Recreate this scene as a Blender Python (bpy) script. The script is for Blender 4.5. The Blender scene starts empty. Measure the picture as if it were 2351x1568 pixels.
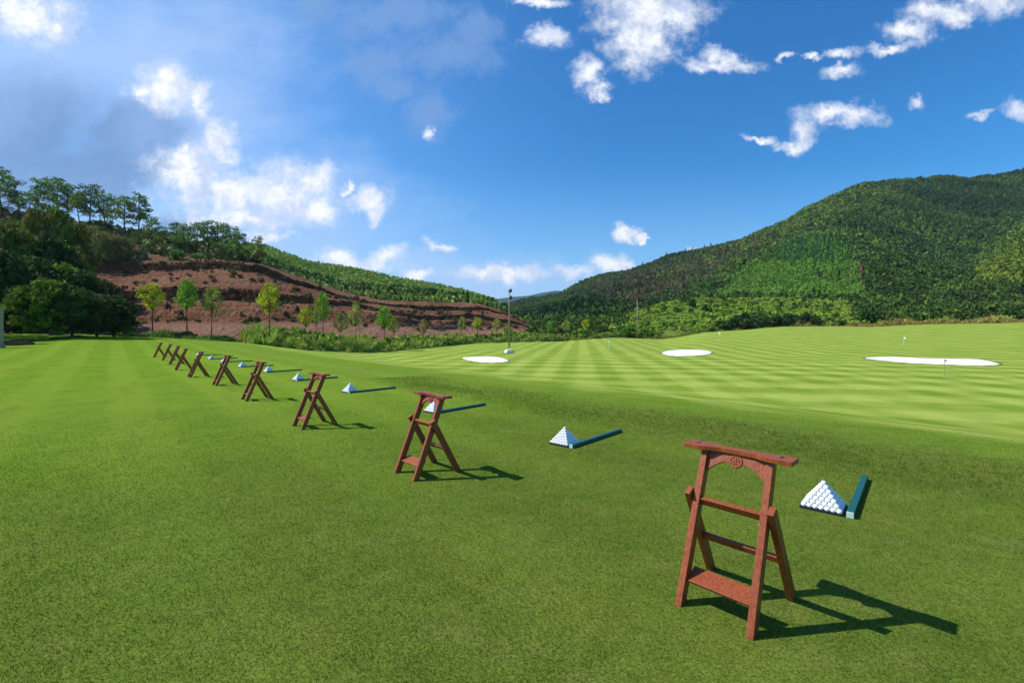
import bpy, bmesh, math, random
import numpy as np
from mathutils import Vector, Matrix

S = bpy.context.scene
COL = S.collection
EYE = 1.55                       # height of the eye above the tee, metres
FOC = 1045.0                     # focal length in units of the 2351 px wide survey picture
CX, HY = 1175.5, 760.0           # vertical axis and horizon in that picture

# ------------------------------------------------------------------ camera
cam_d = bpy.data.cameras.new('camera')
cam = bpy.data.objects.new('camera', cam_d)
COL.objects.link(cam)
cam.location = (0, 0, EYE)
cam.rotation_euler = (math.radians(90), 0, 0)
cam_d.sensor_width = 36.0
cam_d.lens = 36.0 * FOC / 2351.0
cam_d.shift_y = (HY - 784.0) / 2351.0
cam_d.clip_start = 0.05
cam_d.clip_end = 12000
S.camera = cam

# ------------------------------------------------------------------ sun, sky, exposure
SUN_ELEV = math.radians(47)
SUN_DIR = Vector((-0.785 / 1.16, 0.095 / 1.16, 0.85 / 1.16)).normalized()   # towards the sun
sun_d = bpy.data.lights.new('sun', 'SUN')
sun_d.energy = 5.0
sun_d.angle = math.radians(0.5)
sun_d.color = (1.0, 0.955, 0.88)
sun = bpy.data.objects.new('sun', sun_d)
COL.objects.link(sun)
sun.rotation_euler = SUN_DIR.to_track_quat('Z', 'Y').to_euler()
sun.location = (-40, 5, 60)
SKY_STRENGTH = 0.105
S.view_settings.view_transform = 'Standard'
S.view_settings.look = 'None'
S.view_settings.exposure = 0.24
S.view_settings.gamma = 1.0
S.view_settings.use_curve_mapping = False


class G:
    """small helper round a node tree"""
    def __init__(s, nt):
        s.nt = nt
        s.nt.nodes.clear()

    def n(s, t, **kw):
        nd = s.nt.nodes.new(t)
        for k, v in kw.items():
            setattr(nd, k, v)
        return nd

    def put(s, sock, v):
        if v is None:
            return
        if isinstance(v, bpy.types.NodeSocket):
            s.nt.links.new(v, sock)
        else:
            sock.default_value = v

    def m(s, op, a, b=None, c=None, clamp=False):
        nd = s.n('ShaderNodeMath', operation=op)
        nd.use_clamp = clamp
        for i, v in enumerate((a, b, c)):
            s.put(nd.inputs[i], v)
        return nd.outputs[0]

    def v(s, op, a, b=None, c=None, out=0):
        nd = s.n('ShaderNodeVectorMath', operation=op)
        for i, x in enumerate((a, b, c)):
            s.put(nd.inputs[i], x)
        return nd.outputs[out]

    def scale(s, a, f):
        nd = s.n('ShaderNodeVectorMath', operation='SCALE')
        s.put(nd.inputs[0], a)
        s.put(nd.inputs['Scale'], f)
        return nd.outputs[0]

    def comb(s, x, y, z=0.0):
        nd = s.n('ShaderNodeCombineXYZ')
        for i, a in enumerate((x, y, z)):
            s.put(nd.inputs[i], a)
        return nd.outputs[0]

    def sep(s, a):
        nd = s.n('ShaderNodeSeparateXYZ')
        s.put(nd.inputs[0], a)
        return nd.outputs

    def noise(s, vec, scale, detail=4, rough=0.55, color=False, dist=0.0):
        nd = s.n('ShaderNodeTexNoise')
        s.put(nd.inputs['Vector'], vec)
        nd.inputs['Scale'].default_value = scale
        nd.inputs['Detail'].default_value = detail
        nd.inputs['Roughness'].default_value = rough
        nd.inputs['Distortion'].default_value = dist
        return nd.outputs['Color' if color else 'Fac']

    def ss(s, x, a, b):
        nd = s.n('ShaderNodeMapRange', interpolation_type='SMOOTHSTEP')
        s.put(nd.inputs[0], x)
        s.put(nd.inputs[1], a)
        s.put(nd.inputs[2], b)
        return nd.outputs[0]

    def mix(s, f, a, b, mode='MIX'):
        nd = s.n('ShaderNodeMix', data_type='RGBA', blend_type=mode)
        s.put(nd.inputs[0], f)
        for i, x in ((6, a), (7, b)):
            if isinstance(x, (tuple, list)) and len(x) == 3:
                x = (*x, 1)
            s.put(nd.inputs[i], x)
        return nd.outputs[2]


def build_world():
    w = bpy.data.worlds.new('World')
    S.world = w
    w.use_nodes = True
    g = G(w.node_tree)
    sky = g.n('ShaderNodeTexSky', sky_type='NISHITA')
    sky.sun_disc = False
    sky.sun_elevation = SUN_ELEV
    sky.sun_rotation = math.atan2(SUN_DIR.x, SUN_DIR.y)
    sky.altitude = 200
    sky.air_density = 1.0
    sky.dust_density = 0.25
    sky.ozone_density = 2.2
    skyc = g.scale(sky.outputs[0], SKY_STRENGTH)
    hs = g.n('ShaderNodeHueSaturation')
    hs.inputs['Saturation'].default_value = 1.30
    g.put(hs.inputs['Color'], skyc)
    skyc = g.mix(1.0, hs.outputs[0], (0.50, 1.13, 1.36), 'MULTIPLY')
    tc = g.n('ShaderNodeTexCoord').outputs['Generated']
    x, y, z = g.sep(tc)
    ys = g.m('MAXIMUM', y, 0.08)
    q = g.comb(g.m('DIVIDE', x, ys), g.m('DIVIDE', z, ys), 0.0)
    # white haze low over the land
    elev = g.sep(q)[1]
    low = g.ss(elev, 0.40, -0.03)
    skyc = g.mix(g.m('MULTIPLY', low, 0.52), skyc, (0.36, 0.53, 0.80))
    left = g.ss(g.sep(q)[0], 0.25, -1.1)
    skyc = g.mix(g.m('MULTIPLY', left, 0.45), skyc, (0.26, 0.45, 0.80))
    # the turbulence that frays every cloud
    n1 = g.noise(q, 3.2, 3, 0.6, True)
    n2 = g.noise(q, 15.0, 6, 0.65, True)
    warp = g.v('ADD', g.scale(g.v('SUBTRACT', n1, (0.5, 0.5, 0.5)), 0.075), g.scale(g.v('SUBTRACT', n2, (0.5, 0.5, 0.5)), 0.085))
    warp = g.v('MULTIPLY', warp, (1, 1, 0))
    qw = g.v('ADD', q, warp)
    qs = g.v('ADD', q, g.v('MULTIPLY', g.scale(g.v('SUBTRACT', n1, (0.5, 0.5, 0.5)), 0.24), (1, 1, 0)))
    fine = g.noise(q, 26.0, 8, 0.68)
    wisp = g.noise(g.v('MULTIPLY', q, (1.0, 1.8, 1.0)), 9.0, 6, 0.65)

    def field(blobs, qq, k):
        f = None
        for (bx, by, rx, ry) in blobs:
            cx, cy = (bx - CX) / FOC, (HY - by) / FOC
            ix, iy = FOC / rx, FOC / ry
            d = g.v('MULTIPLY_ADD', qq, (ix, iy, 0), (-cx * ix, -cy * iy, 0))
            d = g.v('LENGTH', d, out=1)
            f = d if f is None else g.m('SMOOTH_MIN', f, d, k)
        return f
    white = [(50, 25, 130, 70), (130, 62, 55, 34),
             (430, 395, 100, 60), (500, 340, 52, 55), (520, 450, 160, 58), (640, 448, 130, 70), (715, 425, 50, 42), (560, 500, 165, 26), (735, 480, 40, 34),
             (400, 205, 72, 62), (465, 240, 34, 55), (330, 215, 40, 22),
             (850, 462, 48, 26), (872, 492, 22, 26), (800, 440, 14, 12), (640, 537, 55, 11), (600, 545, 40, 8),
             (830, 600, 100, 28), (895, 580, 42, 22), (775, 585, 42, 24), (968, 630, 52, 17), (1010, 565, 36, 13),
             (1100, 622, 62, 22), (1165, 628, 45, 21), (1215, 622, 36, 18), (1318, 616, 48, 18), (1385, 600, 45, 26), (1420, 605, 34, 18),
             (1437, 534, 32, 13), (1475, 543, 20, 6), (1600, 572, 24, 8),
             (1480, 10, 125, 85), (1470, 95, 75, 66), (1560, 35, 68, 50), (1240, 8, 60, 14), (1255, 85, 45, 22),
             (1345, 165, 32, 38), (1372, 200, 36, 18), (1650, 138, 85, 20), (1635, 118, 30, 22), (1590, 152, 36, 16), (1800, 118, 22, 10),
             (2090, 75, 62, 32), (2180, 38, 100, 34), (2270, 10, 80, 34), (2040, 115, 60, 12), (1938, 160, 40, 17), (1932, 120, 38, 14), (1865, 125, 30, 8),
             (1925, 270, 90, 25), (1960, 262, 60, 20), (1855, 305, 40, 26), (1825, 328, 52, 17), (1750, 318, 38, 10),
             (2105, 238, 20, 22), (2345, 262, 42, 24), (2250, 270, 30, 9), (985, 312, 14, 14)]
    fw = field(white, qw, 0.25)
    fw = g.m('ADD', fw, g.m('MULTIPLY', g.m('SUBTRACT', fine, 0.5), 1.7))
    fw = g.m('ADD', fw, g.m('MULTIPLY', g.m('SUBTRACT', wisp, 0.5), 1.5))
    aw = g.ss(fw, 1.42, 0.08)
    grey = [(60, 260, 210, 130), (60, 380, 300, 120), (330, 320, 150, 70), (420, 510, 110, 24), (240, 400, 190, 70)]
    smudge = [(860, 150, 75, 60), (900, 190, 50, 40), (1030, 130, 130, 40), (1090, 80, 50, 60), (980, 265, 56, 66), (900, 40, 150, 50), (720, 10, 60, 40), (1255, 90, 50, 26)]
    fg = field(grey, qs, 0.4)
    fg = g.m('ADD', fg, g.m('MULTIPLY', g.m('SUBTRACT', wisp, 0.5), 0.9))
    ag = g.m('MULTIPLY', g.ss(fg, 1.25, 0.45), 0.95)
    fs = g.m('ADD', field(smudge, qw, 0.3), g.m('MULTIPLY', g.m('SUBTRACT', fine, 0.5), 1.8))
    asm = g.m('MULTIPLY', g.ss(fs, 1.45, 0.3), 0.62)
    veil = [(330, 120, 330, 190), (100, 100, 330, 150), (500, 540, 460, 110), (1000, 640, 420, 60), (430, 300, 240, 190), (60, 520, 300, 70), (640, 470, 260, 110)]
    av = g.m('MULTIPLY', g.ss(g.m('ADD', field(veil, qs, 0.5), g.m('MULTIPLY', g.m('SUBTRACT', wisp, 0.5), 1.1)), 1.5, 0.1), 0.72)
    c = g.mix(av, skyc, (0.40, 0.56, 0.86))
    c = g.mix(ag, c, g.mix(g.ss(g.noise(qs, 2.6, 4, 0.55), 0.35, 0.65), (0.135, 0.265, 0.52), (0.22, 0.37, 0.66)))
    c = g.mix(asm, c, (0.19, 0.33, 0.62))
    # white cumulus: bright billows with bluish-grey undersides
    und = g.noise(g.v('ADD', qw, (0.0, 0.035, 0.0)), 11.0, 5, 0.6)
    body = g.mix(g.ss(und, 0.34, 0.56), (0.50, 0.58, 0.78), (0.90, 0.91, 0.94))
    dens = g.ss(fw, 0.9, 0.1)
    body = g.mix(g.m('ADD', 0.45, g.m('MULTIPLY', dens, 0.55)), (0.66, 0.72, 0.86), body)
    c = g.mix(g.m('MULTIPLY', aw, 0.97), c, body)
    front = g.ss(y, 0.05, 0.25)
    c = g.mix(front, skyc, c)
    bg = g.n('ShaderNodeBackground')
    g.put(bg.inputs['Color'], c)
    bg.inputs['Strength'].default_value = 1.0
    out = g.n('ShaderNodeOutputWorld')
    g.nt.links.new(bg.outputs[0], out.inputs[0])
    w.cycles.sampling_method = 'MANUAL'
    w.cycles.sample_map_resolution = 512


build_world()
S.cycles.use_denoising = True
S.cycles.max_bounces = 6
S.cycles.transparent_max_bounces = 8


# ------------------------------------------------------------------ helpers
def srgb(r, g, b):
    f = lambda c: (c / 255 / 12.92) if c / 255 <= 0.04045 else ((c / 255 + 0.055) / 1.055) ** 2.4
    return (f(r), f(g), f(b))


def tag(o, label=None, cat=None, group=None, kind=None):
    if label:
        o['label'] = label
    if cat:
        o['category'] = cat
    if group:
        o['group'] = group
    if kind:
        o['kind'] = kind
    return o


def empty(name, loc=(0, 0, 0), rz=0.0, sc=1.0):
    o = bpy.data.objects.new(name, None)
    COL.objects.link(o)
    o.empty_display_size = 0.1
    o.location = loc
    o.rotation_euler = (0, 0, rz)
    o.scale = (sc, sc, sc)
    return o


def copy_tree(o, parent=None):
    c = o.copy()
    COL.objects.link(c)
    c.parent = parent
    for k in ('label', 'group', 'category'):
        if parent is not None and k in c:
            del c[k]
    for ch in [x for x in KIDS.get(o.name, [])]:
        d = copy_tree(ch, c)
    return c


KIDS = {}


def link(name, me, mat=None, parent=None):
    o = bpy.data.objects.new(name, me)
    COL.objects.link(o)
    if mat is not None and not me.materials:
        me.materials.append(mat)
    if parent is not None:
        o.parent = parent
        KIDS.setdefault(parent.name, []).append(o)
    return o


def np_mesh(name, V, F, smooth=False, tint=None):
    """V (n,3), F (m,k) with k constant; tint (m,3) per face colour"""
    me = bpy.data.meshes.new(name)
    V = np.asarray(V, dtype=np.float32)
    F = np.asarray(F, dtype=np.int32)
    m, k = F.shape
    me.vertices.add(len(V))
    me.vertices.foreach_set('co', V.ravel())
    me.loops.add(m * k)
    me.loops.foreach_set('vertex_index', F.ravel())
    me.polygons.add(m)
    me.polygons.foreach_set('loop_start', np.arange(0, m * k, k, dtype=np.int32))
    me.polygons.foreach_set('loop_total', np.full(m, k, dtype=np.int32))
    me.polygons.foreach_set('use_smooth', np.full(m, smooth, dtype=bool))
    me.update(calc_edges=True)
    if tint is not None:
        a = me.color_attributes.new('tint', 'FLOAT_COLOR', 'CORNER')
        c = np.ones((m, k, 4), dtype=np.float32)
        c[:, :, :3] = np.asarray(tint, dtype=np.float32)[:, None, :]
        a.data.foreach_set('color', c.ravel())
    return me


def bm_mesh(name, bm, bevel=0.0, smooth=False):
    if bevel:
        bmesh.ops.bevel(bm, geom=list(bm.edges), offset=bevel, segments=2, affect='EDGES', profile=0.6)
    bmesh.ops.recalc_face_normals(bm, faces=list(bm.faces))
    me = bpy.data.meshes.new(name)
    bm.to_mesh(me)
    bm.free()
    for p in me.polygons:
        p.use_smooth = smooth
    return me


def beam(bm, p0, p1, w, h, up=(0, 0, 1), flat0=None, flat1=None):
    """box from p0 to p1; w across, h along 'up'; flat0/flat1: cut end at that z"""
    p0, p1 = Vector(p0), Vector(p1)
    d = (p1 - p0).normalized()
    x = d.cross(Vector(up)).normalized()
    z = x.cross(d).normalized()
    vs = []
    for p, fl in ((p0, flat0), (p1, flat1)):
        for sx, sz in ((-1, -1), (1, -1), (1, 1), (-1, 1)):
            q = p + x * (sx * w / 2) + z * (sz * h / 2)
            if fl is not None and abs(d.z) > 1e-4:
                q = q + d * ((fl - q.z) / d.z)
            vs.append(bm.verts.new(q))
    for f in ((0, 1, 2, 3), (7, 6, 5, 4), (0, 4, 5, 1), (1, 5, 6, 2), (2, 6, 7, 3), (3, 7, 4, 0)):
        bm.faces.new([vs[i] for i in f])


def tube(bm, pts, rad, n=7):
    pts = [Vector(p) for p in pts]
    rings = []
    for i, p in enumerate(pts):
        d = (pts[min(i + 1, len(pts) - 1)] - pts[max(i - 1, 0)]).normalized()
        a = d.cross(Vector((0.3, 1, 0.1))).normalized()
        b = d.cross(a)
        r = rad[i] if hasattr(rad, '__len__') else rad
        rings.append([bm.verts.new(p + (a * math.cos(t * 2 * math.pi / n) + b * math.sin(t * 2 * math.pi / n)) * r) for t in range(n)])
    for i in range(len(rings) - 1):
        for t in range(n):
            bm.faces.new((rings[i][t], rings[i][(t + 1) % n], rings[i + 1][(t + 1) % n], rings[i + 1][t]))
    bm.faces.new(rings[-1])
    bm.faces.new(list(reversed(rings[0])))


def lathe(bm, prof, n=20, c=(0, 0, 0)):
    rings = [[bm.verts.new((c[0] + r * math.cos(2 * math.pi * t / n), c[1] + r * math.sin(2 * math.pi * t / n), c[2] + z)) for t in range(n)] for r, z in prof]
    for i in range(len(rings) - 1):
        for t in range(n):
            bm.faces.new((rings[i][t], rings[i][(t + 1) % n], rings[i + 1][(t + 1) % n], rings[i + 1][t]))
    bm.faces.new(rings[-1])
    bm.faces.new(list(reversed(rings[0])))


# ------------------------------------------------------------------ materials
def mat(name):
    m = bpy.data.materials.new(name)
    m.use_nodes = True
    return m, G(m.node_tree)


def finish(g, color, rough=0.6, bump=None, bstr=0.3, bdist=0.01, spec=0.5, extra=None, coat=0.0):
    p = g.n('ShaderNodeBsdfPrincipled')
    if isinstance(color, tuple) and len(color) == 3:
        color = (*color, 1)
    g.put(p.inputs['Base Color'], color)
    g.put(p.inputs['Roughness'], rough)
    p.inputs['Specular IOR Level'].default_value = spec
    p.inputs['Coat Weight'].default_value = coat
    p.inputs['Coat Roughness'].default_value = 0.25
    if bump is not None:
        b = g.n('ShaderNodeBump')
        b.inputs['Strength'].default_value = bstr
        b.inputs['Distance'].default_value = bdist
        g.put(b.inputs['Height'], bump)
        g.nt.links.new(b.outputs[0], p.inputs['Normal'])
    out = g.n('ShaderNodeOutputMaterial')
    if extra:
        t = g.n('ShaderNodeBsdfTranslucent')
        g.put(t.inputs['Color'], color)
        mx = g.n('ShaderNodeMixShader')
        mx.inputs[0].default_value = extra
        g.nt.links.new(p.outputs[0], mx.inputs[1])
        g.nt.links.new(t.outputs[0], mx.inputs[2])
        g.nt.links.new(mx.outputs[0], out.inputs[0])
    else:
        g.nt.links.new(p.outputs[0], out.inputs[0])


def pos(g):
    return g.n('ShaderNodeNewGeometry').outputs['Position']


def objco(g):
    return g.n('ShaderNodeTexCoord').outputs['Object']


# colours of turf shared by the ground and the blades that stand on it
def turf_colour(g, P):
    x, y, z = g.sep(P)
    P2 = g.comb(x, y, 0.0)
    s = g.m('ADD', g.m('MULTIPLY', x, 0.75), g.m('MULTIPLY', y, 0.66))       # distance across the tee
    t = g.m('ADD', g.m('MULTIPLY', x, 0.68), g.m('MULTIPLY', y, -0.73))
    big = g.noise(P2, 0.22, 4, 0.6)
    med = g.noise(P2, 1.1, 5, 0.62)
    sml = g.noise(P2, 6.0, 5, 0.65)
    fin = g.noise(P2, 60.0, 3, 0.7)
    tee = g.mix(g.ss(med, 0.33, 0.68), (0.052, 0.092, 0.010), (0.094, 0.128, 0.018))
    lush = g.mix(g.ss(med, 0.3, 0.7), (0.110, 0.235, 0.010), (0.180, 0.300, 0.018))
    lm = g.ss(g.m('ADD', t, g.m('MULTIPLY', g.m('SUBTRACT', big, 0.5), 7.0)), -2.0, -9.5)
    tee = g.mix(lm, tee, lush)
    dry = g.m('MULTIPLY', g.ss(g.noise(g.v('MULTIPLY', P2, (1.0, 1.6, 1.0)), 1.8, 6, 0.7), 0.47, 0.68), g.ss(t, -8.0, 0.0))
    tee = g.mix(g.m('MULTIPLY', dry, 0.85), tee, (0.215, 0.195, 0.070))
    st = g.m('SINE', g.m('ADD', g.m('MULTIPLY', s, 2 * math.pi / 1.75), g.m('MULTIPLY', med, 0.8)))
    tee = g.mix(g.m('MULTIPLY', g.m('MULTIPLY', g.ss(st, -0.4, 0.7), 0.62), g.m('ADD', 0.35, g.m('MULTIPLY', lm, 0.65))), tee, (0.225, 0.340, 0.030))
    wear = g.m('MULTIPLY', g.ss(g.noise(g.comb(g.m('MULTIPLY', s, 1.6), g.m('MULTIPLY', t, 0.25), 0.0), 1.0, 5, 0.65), 0.52, 0.72), 0.7)
    tee = g.mix(wear, tee, (0.125, 0.130, 0.022))
    clump = g.ss(g.noise(P2, 0.55, 5, 0.65), 0.36, 0.64)
    tee = g.mix(g.m('SUBTRACT', 0.40, g.m('MULTIPLY', lm, 0.22)), tee, g.mix(clump, (0.048, 0.105, 0.008), (0.125, 0.190, 0.018)))
    # fairway with its two crossing mowing patterns
    ja = g.m('ADD', g.m('ADD', g.m('MULTIPLY', x, 0.989), g.m('MULTIPLY', y, -0.15)), g.m('MULTIPLY', med, 0.7))
    jb = g.m('ADD', g.m('ADD', g.m('MULTIPLY', x, 0.15), g.m('MULTIPLY', y, 0.989)), g.m('MULTIPLY', med, 1.0))
    a = g.ss(g.m('SINE', g.m('MULTIPLY', ja, 2 * math.pi / 3.1)), -0.75, 0.75)
    b = g.ss(g.m('SINE', g.m('MULTIPLY', jb, 2 * math.pi / 4.6)), -0.8, 0.8)
    amp = g.ss(g.noise(P2, 0.07, 3, 0.5), 0.30, 0.55)
    f = g.m('ADD', g.m('MULTIPLY', g.m('SUBTRACT', a, 0.5), g.m('ADD', 0.12, g.m('MULTIPLY', amp, 0.36))), g.m('ADD', 0.5, g.m('MULTIPLY', g.m('SUBTRACT', b, 0.5), 0.48)))
    f = g.m('ADD', f, g.m('MULTIPLY', g.m('SUBTRACT', big, 0.5), 1.1))
    f = g.m('ADD', f, g.m('MULTIPLY', g.m('SUBTRACT', med, 0.5), 0.9), clamp=True)
    fair = g.mix(f, (0.142, 0.226, 0.022), (0.315, 0.378, 0.078))
    edge = g.m('ADD', s, g.m('ADD', g.m('MULTIPLY', g.m('SUBTRACT', big, 0.5), 3.0), g.m('MULTIPLY', g.m('SUBTRACT', med, 0.5), 1.5)))
    fm = g.ss(edge, 9.0, 12.2)
    bank = g.mix(g.ss(med, 0.35, 0.65), (0.112, 0.215, 0.012), (0.165, 0.275, 0.025))
    c = g.mix(g.ss(edge, 7.2, 8.4), tee, bank)
    c = g.mix(fm, c, fair)
    band = g.m('MULTIPLY', g.ss(edge, 6.0, 6.9), g.ss(edge, 9.0, 7.6))
    c = g.mix(g.m('MULTIPLY', band, 0.26), c, g.mix(g.ss(sml, 0.4, 0.62), (0.06, 0.135, 0.012), (0.27, 0.25, 0.10)))
    c = g.mix(g.m('MULTIPLY', g.m('SUBTRACT', 1.0, fm), 0.42), c, g.mix(sml, (0.02, 0.05, 0.004), (0.24, 0.31, 0.05)))
    return c, sml, fin, s


def make_ground_mat():
    m, g = mat('turf')
    P = pos(g)
    c, sml, fin, s = turf_colour(g, P)
    near = g.ss(g.v('LENGTH', P, out=1), 26.0, 4.0)
    c = g.mix(g.m('MULTIPLY', near, 0.30), c, g.mix(g.ss(fin, 0.35, 0.65), (0.02, 0.04, 0.004), (0.21, 0.27, 0.05)))
    h = g.m('ADD', g.m('MULTIPLY', sml, 0.6), g.m('MULTIPLY', fin, 0.5))
    finish(g, c, 0.9, h, 0.6, 0.02, 0.0)
    return m


def make_blade_mat():
    m, g = mat('grass_blade')
    P = pos(g)
    c, sml, fin, s = turf_colour(g, P)
    tint = g.n('ShaderNodeAttribute', attribute_name='tint').outputs['Color']
    c = g.mix(1.0, c, tint, 'MULTIPLY')
    finish(g, c, 0.8, spec=0.02, extra=0.22)
    return m


def make_leaf_mat(name='leaf', trans=0.25, rough=0.6):
    m, g = mat(name)
    tint = g.n('ShaderNodeAttribute', attribute_name='tint').outputs['Color']
    n = g.noise(pos(g), 0.9, 3, 0.6)
    v = g.m('ADD', 1.3, g.m('MULTIPLY', n, 1.5))
    c = g.mix(1.0, tint, g.comb(g.m('MULTIPLY', v, 1.08), v, g.m('MULTIPLY', v, 0.75)), 'MULTIPLY')
    finish(g, c, 0.75, spec=0.1, extra=trans)
    return m


def make_wood_mat():
    m, g = mat('stained_wood')
    o = objco(g)
    gr = g.noise(g.v('MULTIPLY', o, (60, 60, 6)), 1.6, 6, 0.65, dist=0.4)
    blot = g.noise(o, 7.0, 4, 0.6)
    c = g.mix(g.ss(gr, 0.32, 0.68), (0.190, 0.036, 0.010), (0.350, 0.086, 0.021))
    c = g.mix(g.m('MULTIPLY', g.ss(blot, 0.45, 0.75), 0.2), c, (0.38, 0.110, 0.030))
    rnd = g.n('ShaderNodeObjectInfo').outputs['Random']
    c = g.mix(g.m('MULTIPLY', rnd, 0.25), c, (0.12, 0.03, 0.015))
    finish(g, c, g.m('ADD', 0.36, g.m('MULTIPLY', gr, 0.2)), gr, 0.25, 0.002, 0.35, coat=0.08)
    return m


def simple(name, col, rough=0.6, var=0.15, sc=20.0, spec=0.5, bstr=0.2):
    m, g = mat(name)
    n = g.noise(objco(g), sc, 5, 0.6)
    c = g.mix(n, tuple(x * (1 - var) for x in col), tuple(min(1, x * (1 + var)) for x in col))
    finish(g, c, rough, n, bstr, 0.003, spec)
    return m


def make_bark_mat():
    m, g = mat('bark')
    o = objco(g)
    n = g.noise(g.v('MULTIPLY', o, (9, 9, 2)), 2.0, 5, 0.65)
    finish(g, g.mix(g.ss(n, 0.35, 0.7), (0.035, 0.024, 0.017), (0.14, 0.105, 0.08)), 0.85, n, 0.6, 0.02, 0.1)
    return m


def make_dirt_mat():
    m, g = mat('red_earth')
    P = pos(g)
    x, y, z = g.sep(P)
    n = g.noise(P, 0.11, 7, 0.65)
    n2 = g.noise(P, 0.9, 6, 0.7)
    strata = g.noise(g.comb(g.m('MULTIPLY', x, 0.03), g.m('MULTIPLY', y, 0.03), g.m('MULTIPLY', z, 1.1)), 1.6, 5, 0.65)
    c = g.mix(g.ss(n, 0.35, 0.68), (0.150, 0.054, 0.022), (0.300, 0.130, 0.062))
    c = g.mix(g.m('MULTIPLY', g.ss(strata, 0.42, 0.66), 0.65), c, (0.36, 0.175, 0.095))
    c = g.mix(g.m('MULTIPLY', g.ss(n2, 0.50, 0.70), 0.6), c, (0.05, 0.024, 0.020))
    rock = g.ss(g.noise(P, 0.35, 6, 0.75), 0.56, 0.66)
    c = g.mix(g.m('MULTIPLY', rock, 0.6), c, (0.095, 0.058, 0.052))
    moss = g.ss(g.noise(P, 0.22, 7, 0.7), 0.54, 0.64)
    c = g.mix(g.m('MULTIPLY', moss, 0.85), c, (0.085, 0.080, 0.030))
    gul = g.noise(g.comb(g.m('MULTIPLY', x, 0.55), g.m('MULTIPLY', y, 0.2), g.m('MULTIPLY', z, 0.12)), 1.0, 5, 0.7)
    c = g.mix(g.m('MULTIPLY', g.ss(gul, 0.52, 0.7), 0.5), c, (0.13, 0.05, 0.045))
    road = g.ss(g.m('ADD', z, g.m('MULTIPLY', n, 2.0)), 4.6, 3.0)
    c = g.mix(g.m('MULTIPLY', road, 0.7), c, g.mix(n2, (0.27, 0.135, 0.085), (0.46, 0.265, 0.17)))
    # pioneer plants have taken the upper ground of the hill
    veg = g.ss(g.m('ADD', z, g.m('MULTIPLY', g.m('SUBTRACT', n, 0.5), 16.0)), 17.0, 22.0)
    veg = g.m('MULTIPLY', veg, g.ss(g.noise(P, 0.28, 6, 0.7), 0.42, 0.56))
    vc = g.mix(g.noise(P, 1.3, 5, 0.7), (0.02, 0.035, 0.008), (0.13, 0.15, 0.04))
    c = g.mix(g.m('MULTIPLY', veg, 0.9), c, vc)
    finish(g, c, 0.9, g.m('ADD', n2, g.m('MULTIPLY', gul, 0.8)), 1.0, 1.6, 0.1)
    return m


def make_hill_mat(name, a, b, sc=0.05, c3=None):
    m, g = mat(name)
    P = pos(g)
    n = g.noise(P, sc, 7, 0.65)
    n2 = g.noise(P, sc * 14, 5, 0.7)
    c = g.mix(g.ss(n, 0.38, 0.64), a, b)
    c = g.mix(g.m('MULTIPLY', g.ss(n2, 0.4, 0.7), 0.5), c, tuple(x * 0.35 for x in a))
    if c3:
        c = g.mix(g.m('MULTIPLY', g.ss(g.noise(P, sc * 2.4, 5, 0.6), 0.56, 0.7), 0.7), c, c3)
    finish(g, c, 0.9, n2, 0.8, 0.6, 0.1)
    return m


def make_sand_mat():
    m, g = mat('white_sand')
    n = g.noise(pos(g), 3.0, 6, 0.6)
    finish(g, g.mix(n, (0.66, 0.61, 0.57), (0.84, 0.80, 0.77)), 0.9, n, 0.3, 0.03, 0.1)
    return m


M_TURF = make_ground_mat()
M_BLADE = make_blade_mat()
M_LEAF = make_leaf_mat()
M_FAR = make_leaf_mat('far_leaf', 0.12, 0.8)
M_WOOD = make_wood_mat()
M_BARK = make_bark_mat()
M_DIRT = make_dirt_mat()
M_FOREST = make_hill_mat('forest_floor', (0.012, 0.028, 0.008), (0.03, 0.055, 0.015))
M_HILLOCK = make_hill_mat('grassy_slope', (0.075, 0.15, 0.018), (0.17, 0.25, 0.035), 0.09, (0.20, 0.16, 0.05))
M_FARHILL = make_hill_mat('far_ridge', (0.014, 0.04, 0.03), (0.02, 0.055, 0.035), 0.004)
M_SAND = make_sand_mat()
M_BALL = simple('golf_ball_white', (0.82, 0.82, 0.84), 0.35, 0.03, 40, 0.5, 0.05)
M_TEAL = simple('teal_paint', (0.008, 0.085, 0.078), 0.45, 0.2, 18)
M_PALE = simple('pale_cut_end', (0.42, 0.60, 0.50), 0.6, 0.1)
M_TRAY = simple('black_plastic', (0.012, 0.018, 0.025), 0.4, 0.2)
M_STONE = simple('pale_stone', (0.34, 0.28, 0.19), 0.8, 0.2, 9, 0.3)
M_WALL = simple('rough_wall_stone', (0.07, 0.05, 0.035), 0.9, 0.45, 5, 0.2, 0.6)  # base colour darkened for the shade on the wall
M_STEEL = simple('grey_metal', (0.30, 0.27, 0.23), 0.5, 0.15)
M_DARK = simple('dark_metal', (0.02, 0.025, 0.03), 0.5, 0.2)
M_WHITE = simple('white_paint', (0.80, 0.80, 0.80), 0.5, 0.05)
M_BOX_SHADE = simple('painted_shade_grey', (0.10, 0.13, 0.17), 0.5, 0.15)
M_FLAG = simple('white_cloth', (0.78, 0.80, 0.78), 0.8, 0.05)
M_FLAGD = simple('dark_cloth', (0.03, 0.03, 0.09), 0.8, 0.1)
M_POLEW = simple('weathered_pole_wood', (0.32, 0.25, 0.15), 0.85, 0.25)


# ------------------------------------------------------------------ terrain
def sstep(x):
    x = np.clip(x, 0, 1)
    return x * x * (3 - 2 * x)


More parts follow.
